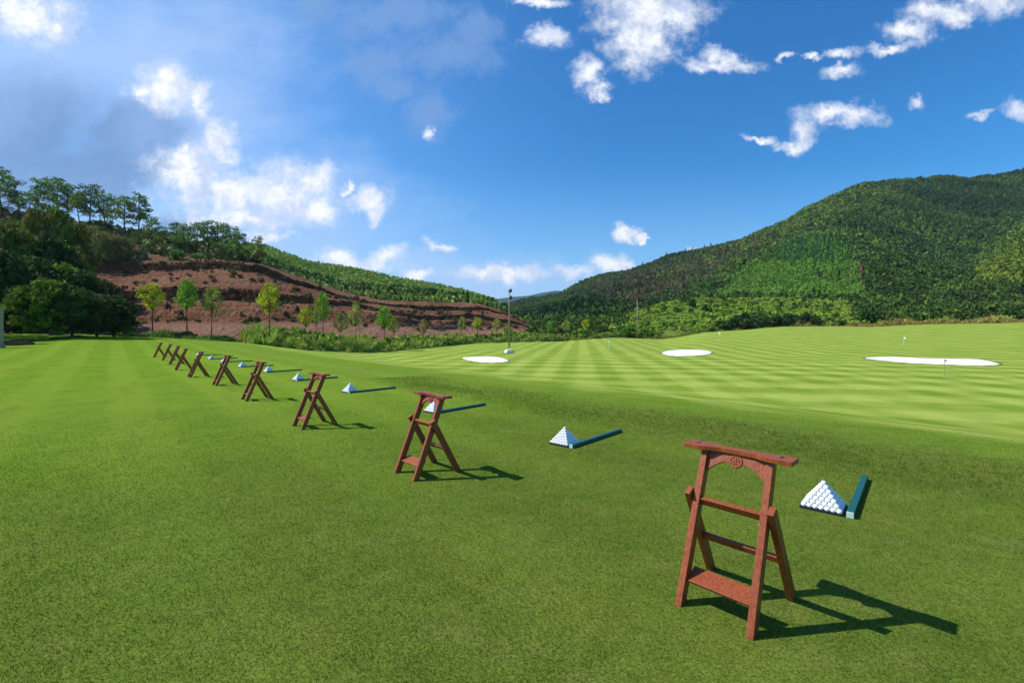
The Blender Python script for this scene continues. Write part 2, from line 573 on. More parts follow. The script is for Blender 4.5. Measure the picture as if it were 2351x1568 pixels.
TB = np.array([  # column, depth of the turf's far edge, picture height of that edge
    (-900, 60, 770), (-300, 60, 770), (0, 60, 776), (100, 60, 770), (180, 60, 765), (300, 60, 772), (420, 60, 778), (560, 58, 787), (642, 58, 798),
    (712, 62, 805), (806, 66, 808), (894, 70, 808), (960, 80, 801), (1012, 91, 796), (1100, 117, 788), (1200, 128, 785), (1286, 137, 784),
    (1400, 150, 775.5), (1463, 152, 776.5), (1520, 153, 779), (1554, 155, 775), (1619, 160, 763), (1715, 168, 757), (1800, 170, 750), (1914, 168, 749),
    (2000, 162, 751), (2130, 155, 745), (2352, 150, 740), (2700, 150, 740), (3400, 150, 740)], float)
TBU = (TB[:, 0] - CX) / FOC
TBZ = EYE - (TB[:, 2] - HY) * TB[:, 1] / FOC


def base_z(x, y):
    s = 0.75 * x + 0.66 * y
    r = np.hypot(x, y)
    und = 0.035 * np.sin(x * 0.21 + 1.3) * np.sin(y * 0.17) * sstep((r - 14) / 30)
    return -1.6 * sstep((s - 7.2) / 16) + und


def edge_depth(u):
    return np.interp(u, TBU, TB[:, 1])


def ground_z(x, y):
    x = np.asarray(x, float)
    y = np.asarray(y, float)
    u = x / np.maximum(y, 0.3)
    u = np.clip(np.where(y > 0.3, u, np.sign(x) * 1.5), -1.5, 1.5)
    yb = edge_depth(u)
    zb = np.interp(u, TBU, TBZ)
    y0 = np.interp(u, [-0.45, 0.1, 0.6], [22, 40, 45])
    cor = (zb - base_z(u * yb, yb)) * sstep((y - y0) / (yb - y0))
    return base_z(x, y) + cor


def on_ground(xd, yd, far=400):
    """the spot of the ground seen in column xd at height yd"""
    Y = np.arange(1.5, far, 0.02)
    u = (xd - CX) / FOC
    yy = HY + (EYE - ground_z(u * Y, Y)) * FOC / Y
    i = int(np.argmax(yy <= yd))
    if yy[i] > yd:
        i = int(np.argmin(yy))
    return u * Y[i], Y[i], float(ground_z(u * Y[i], Y[i]))


def at(xd, Y):
    x = (xd - CX) / FOC * Y
    return x, Y, float(ground_z(x, Y))


def build_ground():
    rr = np.concatenate([[0.0], np.geomspace(0.4, 200, 190), np.geomspace(215, 3000, 26)])
    # fine azimuth steps in front, coarse behind
    az = np.concatenate([np.radians(np.linspace(-75, 75, 360)), np.radians(np.linspace(78, 282, 70))])
    R, A = np.meshgrid(rr, az, indexing='ij')
    X, Y = R * np.sin(A), R * np.cos(A)
    Z = ground_z(X, Y)
    far = sstep((R - 190) / 300)
    Z = Z * (1 - far) + (-3.0) * far
    V = np.stack([X, Y, Z], -1).reshape(-1, 3)
    nr, na = len(rr), len(az)
    i, j = np.meshgrid(np.arange(1, nr - 1), np.arange(na), indexing='ij')
    i, j = i.ravel(), j.ravel()
    k = (j + 1) % na
    F = np.stack([i * na + j, (i + 1) * na + j, (i + 1) * na + k, i * na + k], -1)
    # the innermost ring closes on the centre as thin quads
    j = np.arange(na)
    k = (j + 1) % na
    F0 = np.stack([j * 0 + 0 * na + j, na + j, na + k, 0 * na + k], -1)
    F = np.concatenate([F0, F])
    me = np_mesh('ground', V, F[:, ::-1], smooth=True)
    o = link('ground', me, M_TURF)
    tag(o, kind='structure')
    return o


build_ground()


def loft(name, cols, lines, material, nx=220, sub=14, amp=0.6, seed=1, rough_h=0.35, link_it=True, kind='structure', bench=0.0):
    """a hillside laid through feature lines; each line = (depths, picture heights) at the columns; returns a sampler"""
    cols = np.array(cols, float)
    xs = np.linspace(cols[0], cols[-1], nx)
    Ls = []
    for (D, Y) in lines:
        D = np.broadcast_to(np.array(D, float), cols.shape)
        Y = np.broadcast_to(np.array(Y, float), cols.shape)
        d, yy = np.interp(xs, cols, D), np.interp(xs, cols, Y)
        k = max(1, nx // 60)
        ker = np.ones(2 * k + 1) / (2 * k + 1)
        pad = lambda a: np.convolve(np.pad(a, k, mode='edge'), ker, 'valid')
        Ls.append((pad(d), pad(yy)))
    Ds, Zs = [], []
    for a in range(len(Ls) - 1):
        t = np.linspace(0, 1, sub, endpoint=(a == len(Ls) - 2))[:, None]
        d0, y0 = Ls[a]
        d1, y1 = Ls[a + 1]
        z0, z1 = EYE - (y0 - HY) * d0 / FOC, EYE - (y1 - HY) * d1 / FOC
        Ds.append(d0 * (1 - t) + d1 * t)
        Zs.append(z0 * (1 - t) + z1 * t)
    D, Z = np.concatenate(Ds), np.concatenate(Zs)
    X = (xs[None, :] - CX) / FOC * D
    rs = np.random.RandomState(seed)
    n = np.zeros_like(D)
    for o in range(7):
        f = 0.018 * 1.9 ** o / max(1.0, D.mean() / 130)
        th, ph = rs.rand() * 6.28, rs.rand(3) * 6.28
        a, b = math.cos(th), math.sin(th)
        n += np.sin((X * a + D * b) * f * 6.28 + ph[0]) * np.sin((-X * b + D * a) * f * 5.1 + ph[1] + np.sin(X * f * 3 + ph[2])) * 0.62 ** o
    env = np.ones(D.shape[0])
    env[:sub] = np.linspace(0, 1, sub)
    Z = Z + n * amp * env[:, None]
    if bench:
        lift = Z + 0.5 * np.sin(X * 0.06) + 0.3 * np.sin(X * 0.19 + 1)
        Z = Z + (0.12 + 0.88 * sstep((X / D * FOC + CX - 780) / 150)) * (0.6 + 0.4 * np.sin(X * 0.11 + D * 0.07)) * bench * env[:, None] * (((lift / 1.7) % 1.0) - 0.5) * -1.0
    D2 = D + (rs.rand(*D.shape) - 0.5) * rough_h * env[:, None]
    Z = Z + (rs.rand(*D.shape) - 0.5) * rough_h * 0.5 * env[:, None]
    X = (xs[None, :] - CX) / FOC * D2
    P = np.stack([X, D2, Z], -1)
    h, w = D.shape
    i, j = np.meshgrid(np.arange(h - 1), np.arange(w - 1), indexing='ij')
    i, j = i.ravel(), j.ravel()
    F = np.stack([i * w + j, i * w + j + 1, (i + 1) * w + j + 1, (i + 1) * w + j], -1)
    if link_it:
        o = link(name, np_mesh(name, P.reshape(-1, 3), F, smooth=True), material)
        tag(o, kind=kind)

    def sample(a, b):
        """a in 0..1 along the columns, b in 0..len(lines)-1 up the lines"""
        fi = np.clip(np.asarray(b) * sub, 0, h - 1.001)
        fj = np.clip(np.asarray(a) * (w - 1), 0, w - 1.001)
        i0, j0 = fi.astype(int), fj.astype(int)
        di, dj = (fi - i0)[:, None], (fj - j0)[:, None]
        return (P[i0, j0] * (1 - di) * (1 - dj) + P[i0 + 1, j0] * di * (1 - dj) + P[i0, j0 + 1] * (1 - di) * dj + P[i0 + 1, j0 + 1] * di * dj)

    def spread(count, b0, b1, rng):
        """points even over the surface between lines b0 and b1"""
        a = rng.rand(count * 6)
        b = b0 + (b1 - b0) * rng.rand(count * 6)
        e = 0.01
        p = sample(a, b)
        area = np.linalg.norm(np.cross(sample(a + e, b) - p, sample(a, b + e) - p), axis=1)
        pr = area / area.sum()
        idx = rng.choice(len(a), size=count, replace=False, p=pr)
        return p[idx]
    sample.spread = spread
    return sample


def to_pic(P):
    return CX + P[:, 0] / P[:, 1] * FOC, HY + (EYE - P[:, 2]) / P[:, 1] * FOC


# red cut hill on the left
C = [-420, -200, 0, 150, 300, 450, 600, 700, 800, 900, 1000, 1100, 1180, 1245]
Yb = edge_depth((np.array(C) - CX) / FOC)
yb = np.interp(C, TB[:, 0], TB[:, 2])
hill = loft('red_earth_hill', C, [
    (Yb + 1.0, yb + 6),
    (Yb + 7, [768, 768, 766, 762, 759, 761, 766, 772, 778, 780, 778, 774, 768, 772]),
    (Yb + 27, [736, 736, 735, 735, 734, 732, 733, 736, 741, 750, 754, 753, 750, 772]),
    (Yb + 32, [700, 700, 699, 698, 696, 693, 695, 705, 715, 728, 738, 738, 742, 772]),
    (Yb + 42, [697, 697, 697, 695, 693, 690, 692, 702, 712, 726, 736, 736, 741, 772]),
    (Yb + 42.5, [664, 664, 664, 663, 661, 659, 663, 683, 699, 716, 727, 723, 735, 772]),
    (Yb + 57, [628, 628, 628, 625, 622, 621, 630, 660, 688, 707, 714, 711, 729, 772]),
    (Yb + 57.5, [608, 608, 608, 606, 604, 603, 614, 651, 683, 702, 706, 704, 727, 772]),
    (Yb + 95, [430, 455, 488, 502, 530, 562, 590, 642, 678, 693, 692, 697, 722, 772]),
    (Yb + 135, [470, 490, 520, 530, 560, 590, 612, 665, 690, 702, 704, 708, 735, 772]),
], M_DIRT, nx=520, sub=14, amp=0.5, seed=3, rough_h=0.45, bench=0.38)

# planted ridge behind it
C2 = [480, 620, 700, 800, 900, 1000, 1080, 1128, 1160]
plant = loft('planted_ridge', C2, [
    (205, [640, 650, 668, 700, 712, 712, 714, 716, 726]),
    (235, [615, 622, 645, 672, 686, 692, 697, 706, 720]),
    (330, [562, 578, 607, 628, 647, 664, 682, 699, 716]),
    (380, [590, 605, 630, 650, 668, 685, 700, 712, 730])], M_FOREST, nx=160, sub=14, amp=0.8, seed=5)

# big mountain on the right
C3 = [1150, 1230, 1290, 1346, 1411, 1460, 1530, 1632, 1700, 1800, 1900, 1960, 2050, 2150, 2250, 2351, 2650, 3100]
mount = loft('mountain', C3, [
    (230, [775, 775, 772, 770, 768, 768, 768, 765, 762, 760, 758, 758, 758, 758, 755, 752, 750, 750]),
    (330, [752, 745, 741, 735, 727, 722, 712, 700, 692, 684, 676, 674, 676, 680, 684, 680, 660, 650]),
    ([900, 760, 680, 640, 600, 580, 560, 540, 530, 520, 520, 520, 540, 570, 600, 590, 560, 560], [722, 712, 698, 684, 668, 660, 642, 622, 608, 584, 556, 545, 556, 560, 560, 540, 500, 480]),
    ([1100, 1000, 950, 900, 880, 860, 850, 840, 830, 820, 820, 820, 840, 880, 900, 900, 900, 900], [708, 691, 676, 654, 632, 620, 600, 572, 552, 515, 459, 434, 419, 413, 408, 394, 368, 350]),
    (1150, [725, 705, 690, 675, 655, 640, 620, 600, 580, 560, 520, 500, 480, 470, 460, 450, 420, 400])], M_FOREST, nx=260, sub=26, amp=5.0, seed=9, rough_h=1.0)
# spur that leaves the ravine behind it
C4 = [2120, 2170, 2220, 2280, 2351, 2650, 3000]
spur = loft('mountain_spur', C4, [
    (300, [712, 712, 710, 706, 700, 690, 690]),
    (370, [700, 690, 668, 640, 612, 560, 540]),
    (470, [697, 664, 622, 574, 518, 420, 380]),
    (520, [705, 690, 650, 605, 560, 470, 430])], M_FOREST, nx=90, sub=16, amp=2.0, seed=12, rough_h=0.8)
# grassy terraced rise at its foot
C5 = [1215, 1300, 1400, 1500, 1600, 1700, 1800, 1900, 2000, 2100, 2200, 2351, 2650, 3200]
Yb5 = edge_depth((np.array(C5) - CX) / FOC)
yb5 = np.interp(C5, TB[:, 0], TB[:, 2])
TOP5 = np.array([764, 758, 742, 704, 688, 690, 692, 694, 702, 708, 714, 712, 700, 690], float)
lines5 = [(Yb5 + 1.5, yb5 + 5), (Yb5 + 8, yb5 - 4)]
for k in range(1, 7):                      # terraces: a steep step, then a gentle tread
    f = k / 6.0
    yy = (yb5 - 4) * (1 - f) + TOP5 * f
    lines5.append((Yb5 + 8 + 14 * k - 10, yy - 0.5 * (TOP5 - yb5) * 0.02))
    lines5.append((Yb5 + 8 + 14 * k, yy - 1.2))
lines5.append((Yb5 + 130, TOP5 + 14))
rise = loft('grassy_rise', C5, lines5, M_HILLOCK, nx=240, sub=5, amp=0.5, seed=15, rough_h=0.5)
# far blue ridge closing the valley
far = loft('far_ridge', [900, 1120, 1163, 1215, 1255, 1294, 1400, 1700], [
    (3500, [752, 752, 752, 752, 752, 752, 752, 752]),
    (4200, [700, 691, 685, 678, 669, 666, 671, 680]),
    (4700, [720] * 8)], M_FARHILL, nx=120, sub=12, amp=9.0, seed=21, rough_h=6)


def bare_patch(name, smp, cols, xa, xb, ya, yb_, bmax, material, lift, tilt=0.0, blob=True):
    """a sheet of bare earth that follows a hillside"""
    V, nx_, ny_ = [], 26, 26
    bs = np.linspace(0.2, bmax, 600)
    for i in range(nx_):
        fx = i / (nx_ - 1)
        for j in range(ny_):
            fy = j / (ny_ - 1)
            xx = xa + (xb - xa) * fx + tilt * fy
            if blob:
                wv = math.sqrt(max(0.02, 1 - (2 * fx - 1) ** 2))
                yy = (ya + yb_) / 2 + (yb_ - ya) / 2 * (2 * fy - 1) * wv
            else:
                yy = ya + (yb_ - ya) * fy
                xx += 2.0 * math.sin(fy * 9)
            p = smp(np.full(600, (xx - cols[0]) / (cols[-1] - cols[0])), bs)
            _, py = to_pic(p)
            p = p[int(np.argmin(np.abs(py - yy)))]
            V.append((p[0], p[1], p[2] + lift))
    F = [(i * ny_ + j, (i + 1) * ny_ + j, (i + 1) * ny_ + j + 1, i * ny_ + j + 1) for i in range(nx_ - 1) for j in range(ny_ - 1)]
    o = link(name, np_mesh(name, V, F, smooth=True), material)
    tag(o, kind='structure')


M_TRACK = make_hill_mat('bare_track_earth', (0.20, 0.10, 0.055), (0.34, 0.19, 0.11), 0.3)
bare_patch('dirt_track', mount, C3, 1967, 1975, 600, 692, 3.0, M_TRACK, 1.3, 14, False)
bare_patch('earth_bank', rise, C5, 2262, 2335, 704, 719, 13.0, M_TRACK, 1.5)


# ------------------------------------------------------------------ foliage
def leaf_cloud(P, size, tint, rng, tri=True, flat=0.0, tall=1.0):
    """one small face per point, any direction; size and tint per point"""
    n = len(P)
    size = np.broadcast_to(size, (n,))[:, None]
    a = rng.normal(size=(n, 3))
    a[:, 2] *= (1 - flat)
    a /= np.linalg.norm(a, axis=1)[:, None]
    b = rng.normal(size=(n, 3))
    b -= (b * a).sum(1)[:, None] * a
    b /= np.linalg.norm(b, axis=1)[:, None]
    a = a * size
    a[:, 2] *= tall
    b = b * size * 0.6
    V = np.stack([P - a, P + b, P + a, P - b], 1) if not tri else np.stack([P - a - b, P + b * 1.2, P + a - b * 0.6], 1)
    k = V.shape[1]
    F = np.arange(n * k).reshape(n, k)
    return V.reshape(-1, 3), F, tint


def shade_var(col, n, rng, amt=0.35, hue=0.12):
    v = 1 + (rng.rand(n, 1) - 0.5) * 2 * amt
    h = 1 + (rng.rand(n, 3) - 0.5) * 2 * hue
    return np.clip(np.array(col)[None, :] * v * h if np.ndim(col) == 1 else col * v * h, 0.002, 0.9)


def forest(name, P, H, Wd, colr, rng, label, cat, per=26, conical=0.5, kind='stuff'):
    """many far trees as one mass: each crown a cluster of leaf faces round its own axis"""
    n = len(P)
    t = rng.rand(n, per) ** 0.9                 # height within the crown
    rad = np.where(rng.rand(n, 1) < conical, (1.02 - t), np.sqrt(np.clip(1 - (2 * t - 1) ** 2, 0.02, 1)))
    ang = rng.rand(n, per) * 6.283
    rr = rad * (0.55 + 0.5 * rng.rand(n, per)) * Wd[:, None] * 0.5
    X = P[:, 0:1] + np.cos(ang) * rr
    Y = P[:, 1:2] + np.sin(ang) * rr
    Z = P[:, 2:3] + H[:, None] * (0.12 + 0.88 * t)
    pts = np.stack([X, Y, Z], -1).reshape(-1, 3)
    sz = np.repeat(Wd * 0.30, per) * (0.6 + 0.6 * rng.rand(n * per)) * math.sqrt(26.0 / per)
    ti = shade_var(np.repeat(colr, per, axis=0), n * per, rng, 0.16, 0.06)
    V, F, T = leaf_cloud(pts, sz, ti, rng, tri=True, tall=1.25)
    o = link(name, np_mesh(name, V, F, tint=T), M_FAR)
    tag(o, label, cat, kind=kind)
    return o


def inside(poly, x, y):
    r = np.zeros(len(x), bool)
    n = len(poly)
    for i in range(n):
        x0, y0 = poly[i]
        x1, y1 = poly[(i + 1) % n]
        c = ((y0 > y) != (y1 > y)) & (x < (x1 - x0) * (y - y0) / (y1 - y0 + 1e-9) + x0)
        r ^= c
    return r


rng = np.random.RandomState(7)
# trees of the mountain, species, tone and painted shade by zone
P = mount.spread(40000, 0.55, 3.15, rng)
near = mount.spread(5000, 0.3, 1.3, rng)
P = np.concatenate([P, near])
xd, yd = to_pic(P)
n = len(P)
xj, yj = xd + rng.normal(size=n) * 12, yd + rng.normal(size=n) * 9
yd = yd + 3 * np.sin(xd * 0.06)
col = shade_var((0.036, 0.070, 0.018), n, rng, 0.34, 0.12)
H = 4.5 + 3.0 * rng.rand(n)
W = 3.8 + 2.2 * rng.rand(n)
big = np.sin(P[:, 0] * 0.013 + 1) * np.sin(P[:, 1] * 0.011) + 0.6 * np.sin(P[:, 0] * 0.031 + P[:, 1] * 0.027)
col[big > 0.35] *= np.array([1.5, 1.45, 1.1])
col[big < -0.6] *= np.array([0.65, 0.75, 0.85])
grassy = inside([(1460, 640), (1700, 548), (1900, 452), (2000, 415), (2100, 425), (1900, 520), (1700, 590), (1550, 640)], xj, yj)
col[grassy & (rng.rand(n) < 0.5)] = (0.095, 0.140, 0.028)
burnt = inside([(1330, 655), (1500, 612), (1700, 560), (1760, 560), (1640, 640), (1560, 690), (1440, 715), (1390, 700)], xj, yj)
bsel = burnt & (rng.rand(n) < 0.7)
col[bsel] = shade_var((0.090, 0.072, 0.052), bsel.sum(), rng, 0.3)
W[bsel] *= 0.55
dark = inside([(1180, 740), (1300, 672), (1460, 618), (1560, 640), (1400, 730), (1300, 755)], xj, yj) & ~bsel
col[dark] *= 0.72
gully_shade = inside([(1985, 600), (2080, 590), (2200, 640), (2130, 700), (2351, 690), (2600, 690), (2600, 770), (1990, 770)], xj, yj)
col[gully_shade] *= 0.62  # deeper shade low on the right, put into the tree colours
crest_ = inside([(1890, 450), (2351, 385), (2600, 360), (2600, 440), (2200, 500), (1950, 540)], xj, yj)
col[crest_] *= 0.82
plz = inside([(1640, 690), (1700, 640), (1770, 590), (1850, 545), (1930, 560), (1965, 610), (1978, 690)], xd, yd)
track = (np.abs(xd - (1972 + (yd - 600) * 0.16)) < 7) & (yd > 598) & (yd < 690)
keep = ~plz & ~track
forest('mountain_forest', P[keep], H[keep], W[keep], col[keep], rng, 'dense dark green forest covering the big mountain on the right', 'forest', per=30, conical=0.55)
# plantation rows climbing the slope
Pp = []
a = rng.rand(90000)
b = 0.9 + 1.9 * rng.rand(90000)
Q = mount(a, b)
xq, yq = to_pic(Q)
xq = xq + rng.normal(size=len(Q)) * 2
yq = yq + 3 * np.sin(xq * 0.06)
m_ = inside([(1640, 690), (1700, 640), (1770, 590), (1850, 545), (1930, 560), (1965, 610), (1978, 690)], xq, yq)
Q = Q[m_]
row = np.round(Q[:, 0] / 4.6) * 4.6 + rng.normal(size=len(Q)) * 0.35
key = np.round(Q[:, 0] / 4.6).astype(int) * 10000 + np.round(Q[:, 1] / 3.0).astype(int)
_, ui = np.unique(key, return_index=True)
Q = Q[ui]
Q[:, 0] = row[ui]
n = len(Q)
xq, yq = to_pic(Q)
cl = np.where(((yq < 610) & (rng.rand(n) < 0.75))[:, None], np.array([[0.026, 0.080, 0.020]]), np.array([[0.078, 0.160, 0.024]]))
forest('hillside_plantation', Q, 5.0 + 2 * rng.rand(n), np.full(n, 3.0), cl, rng, 'bright green young plantation in upright rows on the mountain slope', 'plantation', per=34, conical=0.85)
# spur forest
P = spur.spread(6500, 0.2, 2.1, rng)
n = len(P)
xs_, ys_ = to_pic(P)
cl = shade_var((0.054, 0.096, 0.020), n, rng, 0.3, 0.1)
yel = inside([(2230, 640), (2351, 560), (2500, 560), (2500, 640), (2300, 665)], xs_, ys_)
cl[yel] *= np.array([1.45, 1.2, 0.8])
cl[ys_ > 665] *= 0.55  # shade at the foot of the spur, also put into the colour
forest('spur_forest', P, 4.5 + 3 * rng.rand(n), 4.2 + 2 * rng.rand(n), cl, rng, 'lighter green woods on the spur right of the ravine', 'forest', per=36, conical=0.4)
# low scrub between the mountain and the grassy rise
P = mount.spread(3800, 0.05, 0.75, rng)
n = len(P)
forest('foothill_scrub', P, 2.5 + 4.5 * rng.rand(n) ** 2, 3.0 + 2.5 * rng.rand(n), shade_var((0.048, 0.090, 0.017), n, rng, 0.4, 0.15), rng, 'mixed green scrub along the foot of the mountain', 'scrub', per=26, conical=0.2)
# plantation on the left ridge
P = plant.spread(6800, 0.35, 2.3, rng)
n = len(P)
forest('ridge_plantation', P, 3.6 + 1.5 * rng.rand(n), 1.9 + 0.5 * rng.rand(n), shade_var((0.135, 0.195, 0.050), n, rng, 0.4, 0.15), rng, 'rows of slim young trees covering the ridge behind the red hill', 'plantation', per=20, conical=0.8)
# dark bushes where the ridge plantation meets the red soil
P = plant.spread(700, 0.55, 1.1, rng)
n = len(P)
forest('ridge_undergrowth', P, 2.5 + 3.0 * rng.rand(n), 3.0 + 2.0 * rng.rand(n), shade_var((0.026, 0.055, 0.014), n, rng, 0.35), rng, 'dark green undergrowth along the lower edge of the ridge plantation', 'undergrowth', per=30, conical=0.1)
# scrub on the top slope of the red hill
P = hill.spread(1500, 7.05, 8.3, rng)
xh, yh = to_pic(P)
k = (xh < 640) & (np.sin(P[:, 0] * 0.35) * np.sin(P[:, 1] * 0.3 + P[:, 0] * .1) + rng.rand(len(P)) * 1.0 > 0.35)
P = P[k]
n = len(P)
forest('hilltop_scrub', P, 0.8 + 2.0 * rng.rand(n), 1.6 + 1.8 * rng.rand(n), shade_var((0.070, 0.090, 0.030), n, rng, 0.5, 0.2), rng, 'brownish green scrub scattered over the upper slope of the red hill', 'scrub', per=46, conical=0.1)
# thin weeds on the benches of the red hill
P = hill.spread(420, 1.6, 7.0, rng)
n = len(P)
forest('bank_weeds', P, 0.3 + 0.8 * rng.rand(n), 0.7 + 0.9 * rng.rand(n), shade_var((0.050, 0.050, 0.022), n, rng, 0.5, 0.2), rng, 'sparse dark weeds dotted over the red earth terraces', 'weeds', per=40, conical=0.1)
# clumps on the grassy rise
P = rise.spread(5200, 0.9, 13.3, rng)
n = len(P)
forest('rise_grass', P, 0.5 + 1.1 * rng.rand(n), 1.2 + 1.5 * rng.rand(n), shade_var((0.122, 0.182, 0.028), n, rng, 0.22, 0.12), rng, 'rough yellow green grass covering the terraced rise', 'rough grass', per=40, conical=0.2)
P = rise.spread(2600, 1.5, 13.3, rng)
xr, yr = to_pic(P)
k = (xr > 1960) | (xr < 1440) | (rng.rand(len(P)) < 0.16)
P, xr = P[k], xr[k]
n = len(P)
cl = shade_var((0.034, 0.062, 0.014), n, rng, 0.35, 0.15)
forest('rise_shrubs', P, 1.2 + 3.0 * rng.rand(n) ** 2 + 1.5 * (xr > 1980), 1.8 + 2.2 * rng.rand(n), cl, rng, 'small green shrubs spread over the terraced rise', 'shrubs', per=34, conical=0.2)


# ---- weeds along the far edge of the turf
def weeds(name, x0, x1, count, d0, d1, hmin, hmax, cols, label, rng, per=10, width=0.5, dens=None):
    xd = x0 + (x1 - x0) * rng.rand(count)
    u = (xd - CX) / FOC
    dd = d0 + (d1 - d0) * rng.rand(count) ** 1.3
    Y = edge_depth(u) + dd + 0.8 * np.sin(xd * 0.05) + 0.5 * np.sin(xd * 0.17)
    X = u * Y
    Z = ground_z(X, np.minimum(Y, edge_depth(u))) - 0.05
    hh = (hmin + (hmax - hmin) * rng.rand(count) ** 1.6) * (0.75 + 0.35 * np.sin(xd * 0.043 + 1) * np.sin(xd * 0.013))
    hh *= np.clip(0.45 + dd / 2.2, 0.45, 1) * (0.65 + 0.7 * (np.sin(xd * 0.31) * np.sin(xd * 0.117 + dd) > 0.1))
    col = np.array(cols)[rng.randint(0, len(cols), count)]
    # upright blades in tufts
    n = count * per
    base = np.repeat(np.stack([X, Y, Z], -1), per, axis=0) + rng.normal(size=(n, 3)) * np.array([0.16, 0.16, 0.0])
    h = np.repeat(hh, per) * (0.5 + 0.6 * rng.rand(n))
    lean = rng.normal(size=(n, 2)) * 0.28 * h[:, None]
    ang = rng.rand(n) * 3.1416
    w = (0.03 + 0.05 * rng.rand(n)) * width * 2
    wx, wy = np.cos(ang) * w, np.sin(ang) * w
    tip = base + np.stack([lean[:, 0], lean[:, 1], h], -1)
    mid = base + np.stack([lean[:, 0] * 0.3, lean[:, 1] * 0.3, h * 0.55], -1)
    off = np.stack([wx, wy, np.zeros(n)], -1)
    V = np.stack([base - off * 0.5, mid + off, tip, mid - off], 1).reshape(-1, 3)
    F = np.arange(n * 4).reshape(n, 4)
    T = shade_var(np.repeat(col, per, axis=0), n, rng, 0.3, 0.12)
    o = link(name, np_mesh(name, V, F, tint=T), M_LEAF)
    tag(o, label, 'weeds', kind='stuff')


WP = None
GREENW = [(0.17, 0.25, 0.04), (0.13, 0.22, 0.04), (0.08, 0.15, 0.03), (0.24, 0.28, 0.07), (0.20, 0.19, 0.07), (0.05, 0.10, 0.02)]
weeds('weed_strip', 560, 1290, 6500, 0.0, 7.0, 0.6, 2.2, GREENW, 'tall green weeds between the turf and the red earth', rng, 12)
P = hill.spread(1900, 0.15, 0.95, rng)
xw, yw = to_pic(P)
P = P[xw > 585]
n = len(P)
forest('bright_undergrowth', P, 0.5 + 0.9 * rng.rand(n), 0.8 + 0.9 * rng.rand(n), np.array([(0.15, 0.22, 0.035), (0.20, 0.23, 0.055), (0.11, 0.18, 0.03), (0.05, 0.09, 0.02)])[rng.randint(0, 4, n)], rng,
       'yellow green undergrowth at the foot of the red hill', 'undergrowth', per=40, conical=0.2)
weeds('low_dark_weeds', 250, 600, 1800, 0.2, 3.0, 0.3, 0.9, [(0.05, 0.10, 0.02), (0.08, 0.14, 0.03), (0.12, 0.16, 0.04)], 'low dark green weeds at the left end of the turf edge', rng, 12)  # low weeds in darker greens
weeds('brown_weeds', 1240, 1720, 3000, 0.0, 7.0, 0.6, 1.8, [(0.10, 0.15, 0.03), (0.17, 0.13, 0.05), (0.06, 0.11, 0.02), (0.13, 0.18, 0.04)], 'brownish weeds below the grassy rise', rng, 12, 0.9)
weeds('reddish_weeds', 1700, 2420, 5200, 0.0, 8.0, 0.7, 2.2, [(0.15, 0.11, 0.06), (0.20, 0.19, 0.05), (0.11, 0.14, 0.03), (0.17, 0.12, 0.06)], 'reddish brown weeds along the far right edge of the turf', rng, 12, 0.9)


# ---- individual trees
def crown_mesh(name, tips, leaf, n_per, spread, col, rng, squash=0.7, up=0.0):
    tips = np.array(tips, float)
    k = len(tips)
    n = k * n_per
    sp = np.repeat(np.broadcast_to(spread, (k,)), n_per)[:, None]
    d = rng.normal(size=(n, 3))
    d /= np.linalg.norm(d, axis=1)[:, None]
    d *= rng.rand(n, 1) ** 0.45
    d[:, 2] *= squash
    P = np.repeat(tips, n_per, axis=0) + d * sp
    c = np.repeat(shade_var(col, k, rng, 0.42, 0.14), n_per, axis=0)
    T = shade_var(c, n, rng, 0.25, 0.08)
    V, F, T = leaf_cloud(P, leaf * (0.6 + 0.8 * rng.rand(n)), T, rng, tri=False)
    return np_mesh(name, V, F, tint=T)


def trunk_mesh(name, h, r, limbs, rng, bend=0.25):
    bm = bmesh.new()
    bx, by = rng.normal() * bend, rng.normal() * bend
    pts = [(bx * math.sin(t * 2.2), by * math.sin(t * 1.9), h * t) for t in np.linspace(0, 1, 6)]
    tube(bm, pts, [r * (1 - 0.72 * t) * (1.25 if t == 0 else 1) for t in np.linspace(0, 1, 6)], 7)
    for (z, tip) in limbs:
        f = min(z / h, 0.98)
        p0 = Vector((bx * math.sin(f * 2.2), by * math.sin(f * 1.9), z))
        p2 = Vector(tip)
        p1 = (p0 + p2) / 2 + Vector((0, 0, 0.12 * (p2 - p0).length))
        r0 = r * (1 - 0.72 * f) * 0.6
        tube(bm, [p0, p1, p2], [r0, r0 * 0.6, r0 * 0.2], 5)
    return bm_mesh(name, bm)


def broadleaf(seed, h=9.0, w=7.0, col=(0.035, 0.065, 0.015), leaf=0.30, clear=0.20, k=46, per=70):
    r = np.random.RandomState(seed)
    tips, limbs = [], []
    for i in range(k):
        t = clear + (1 - clear) * ((i + 0.5) / k)
        a = i * 2.4 + r.rand() * 0.8
        env = math.sin(math.pi * min(1, (t - clear) / (1 - clear) * 0.80 + 0.16)) ** 0.7
        rad = w * 0.5 * env * (0.35 + 0.75 * r.rand())
        p = (math.cos(a) * rad, math.sin(a) * rad, h * (t * 0.93))
        tips.append(p)
        if i % 3 == 0:
            limbs.append((max(h * clear * 0.8, p[2] - rad * 0.6 - 0.3), p))
    cm = crown_mesh('crown', tips, leaf, per, w * 0.15, col, r, 0.75)
    tm = trunk_mesh('trunk', h * 0.86, h * 0.022, limbs, r)
    return cm, tm


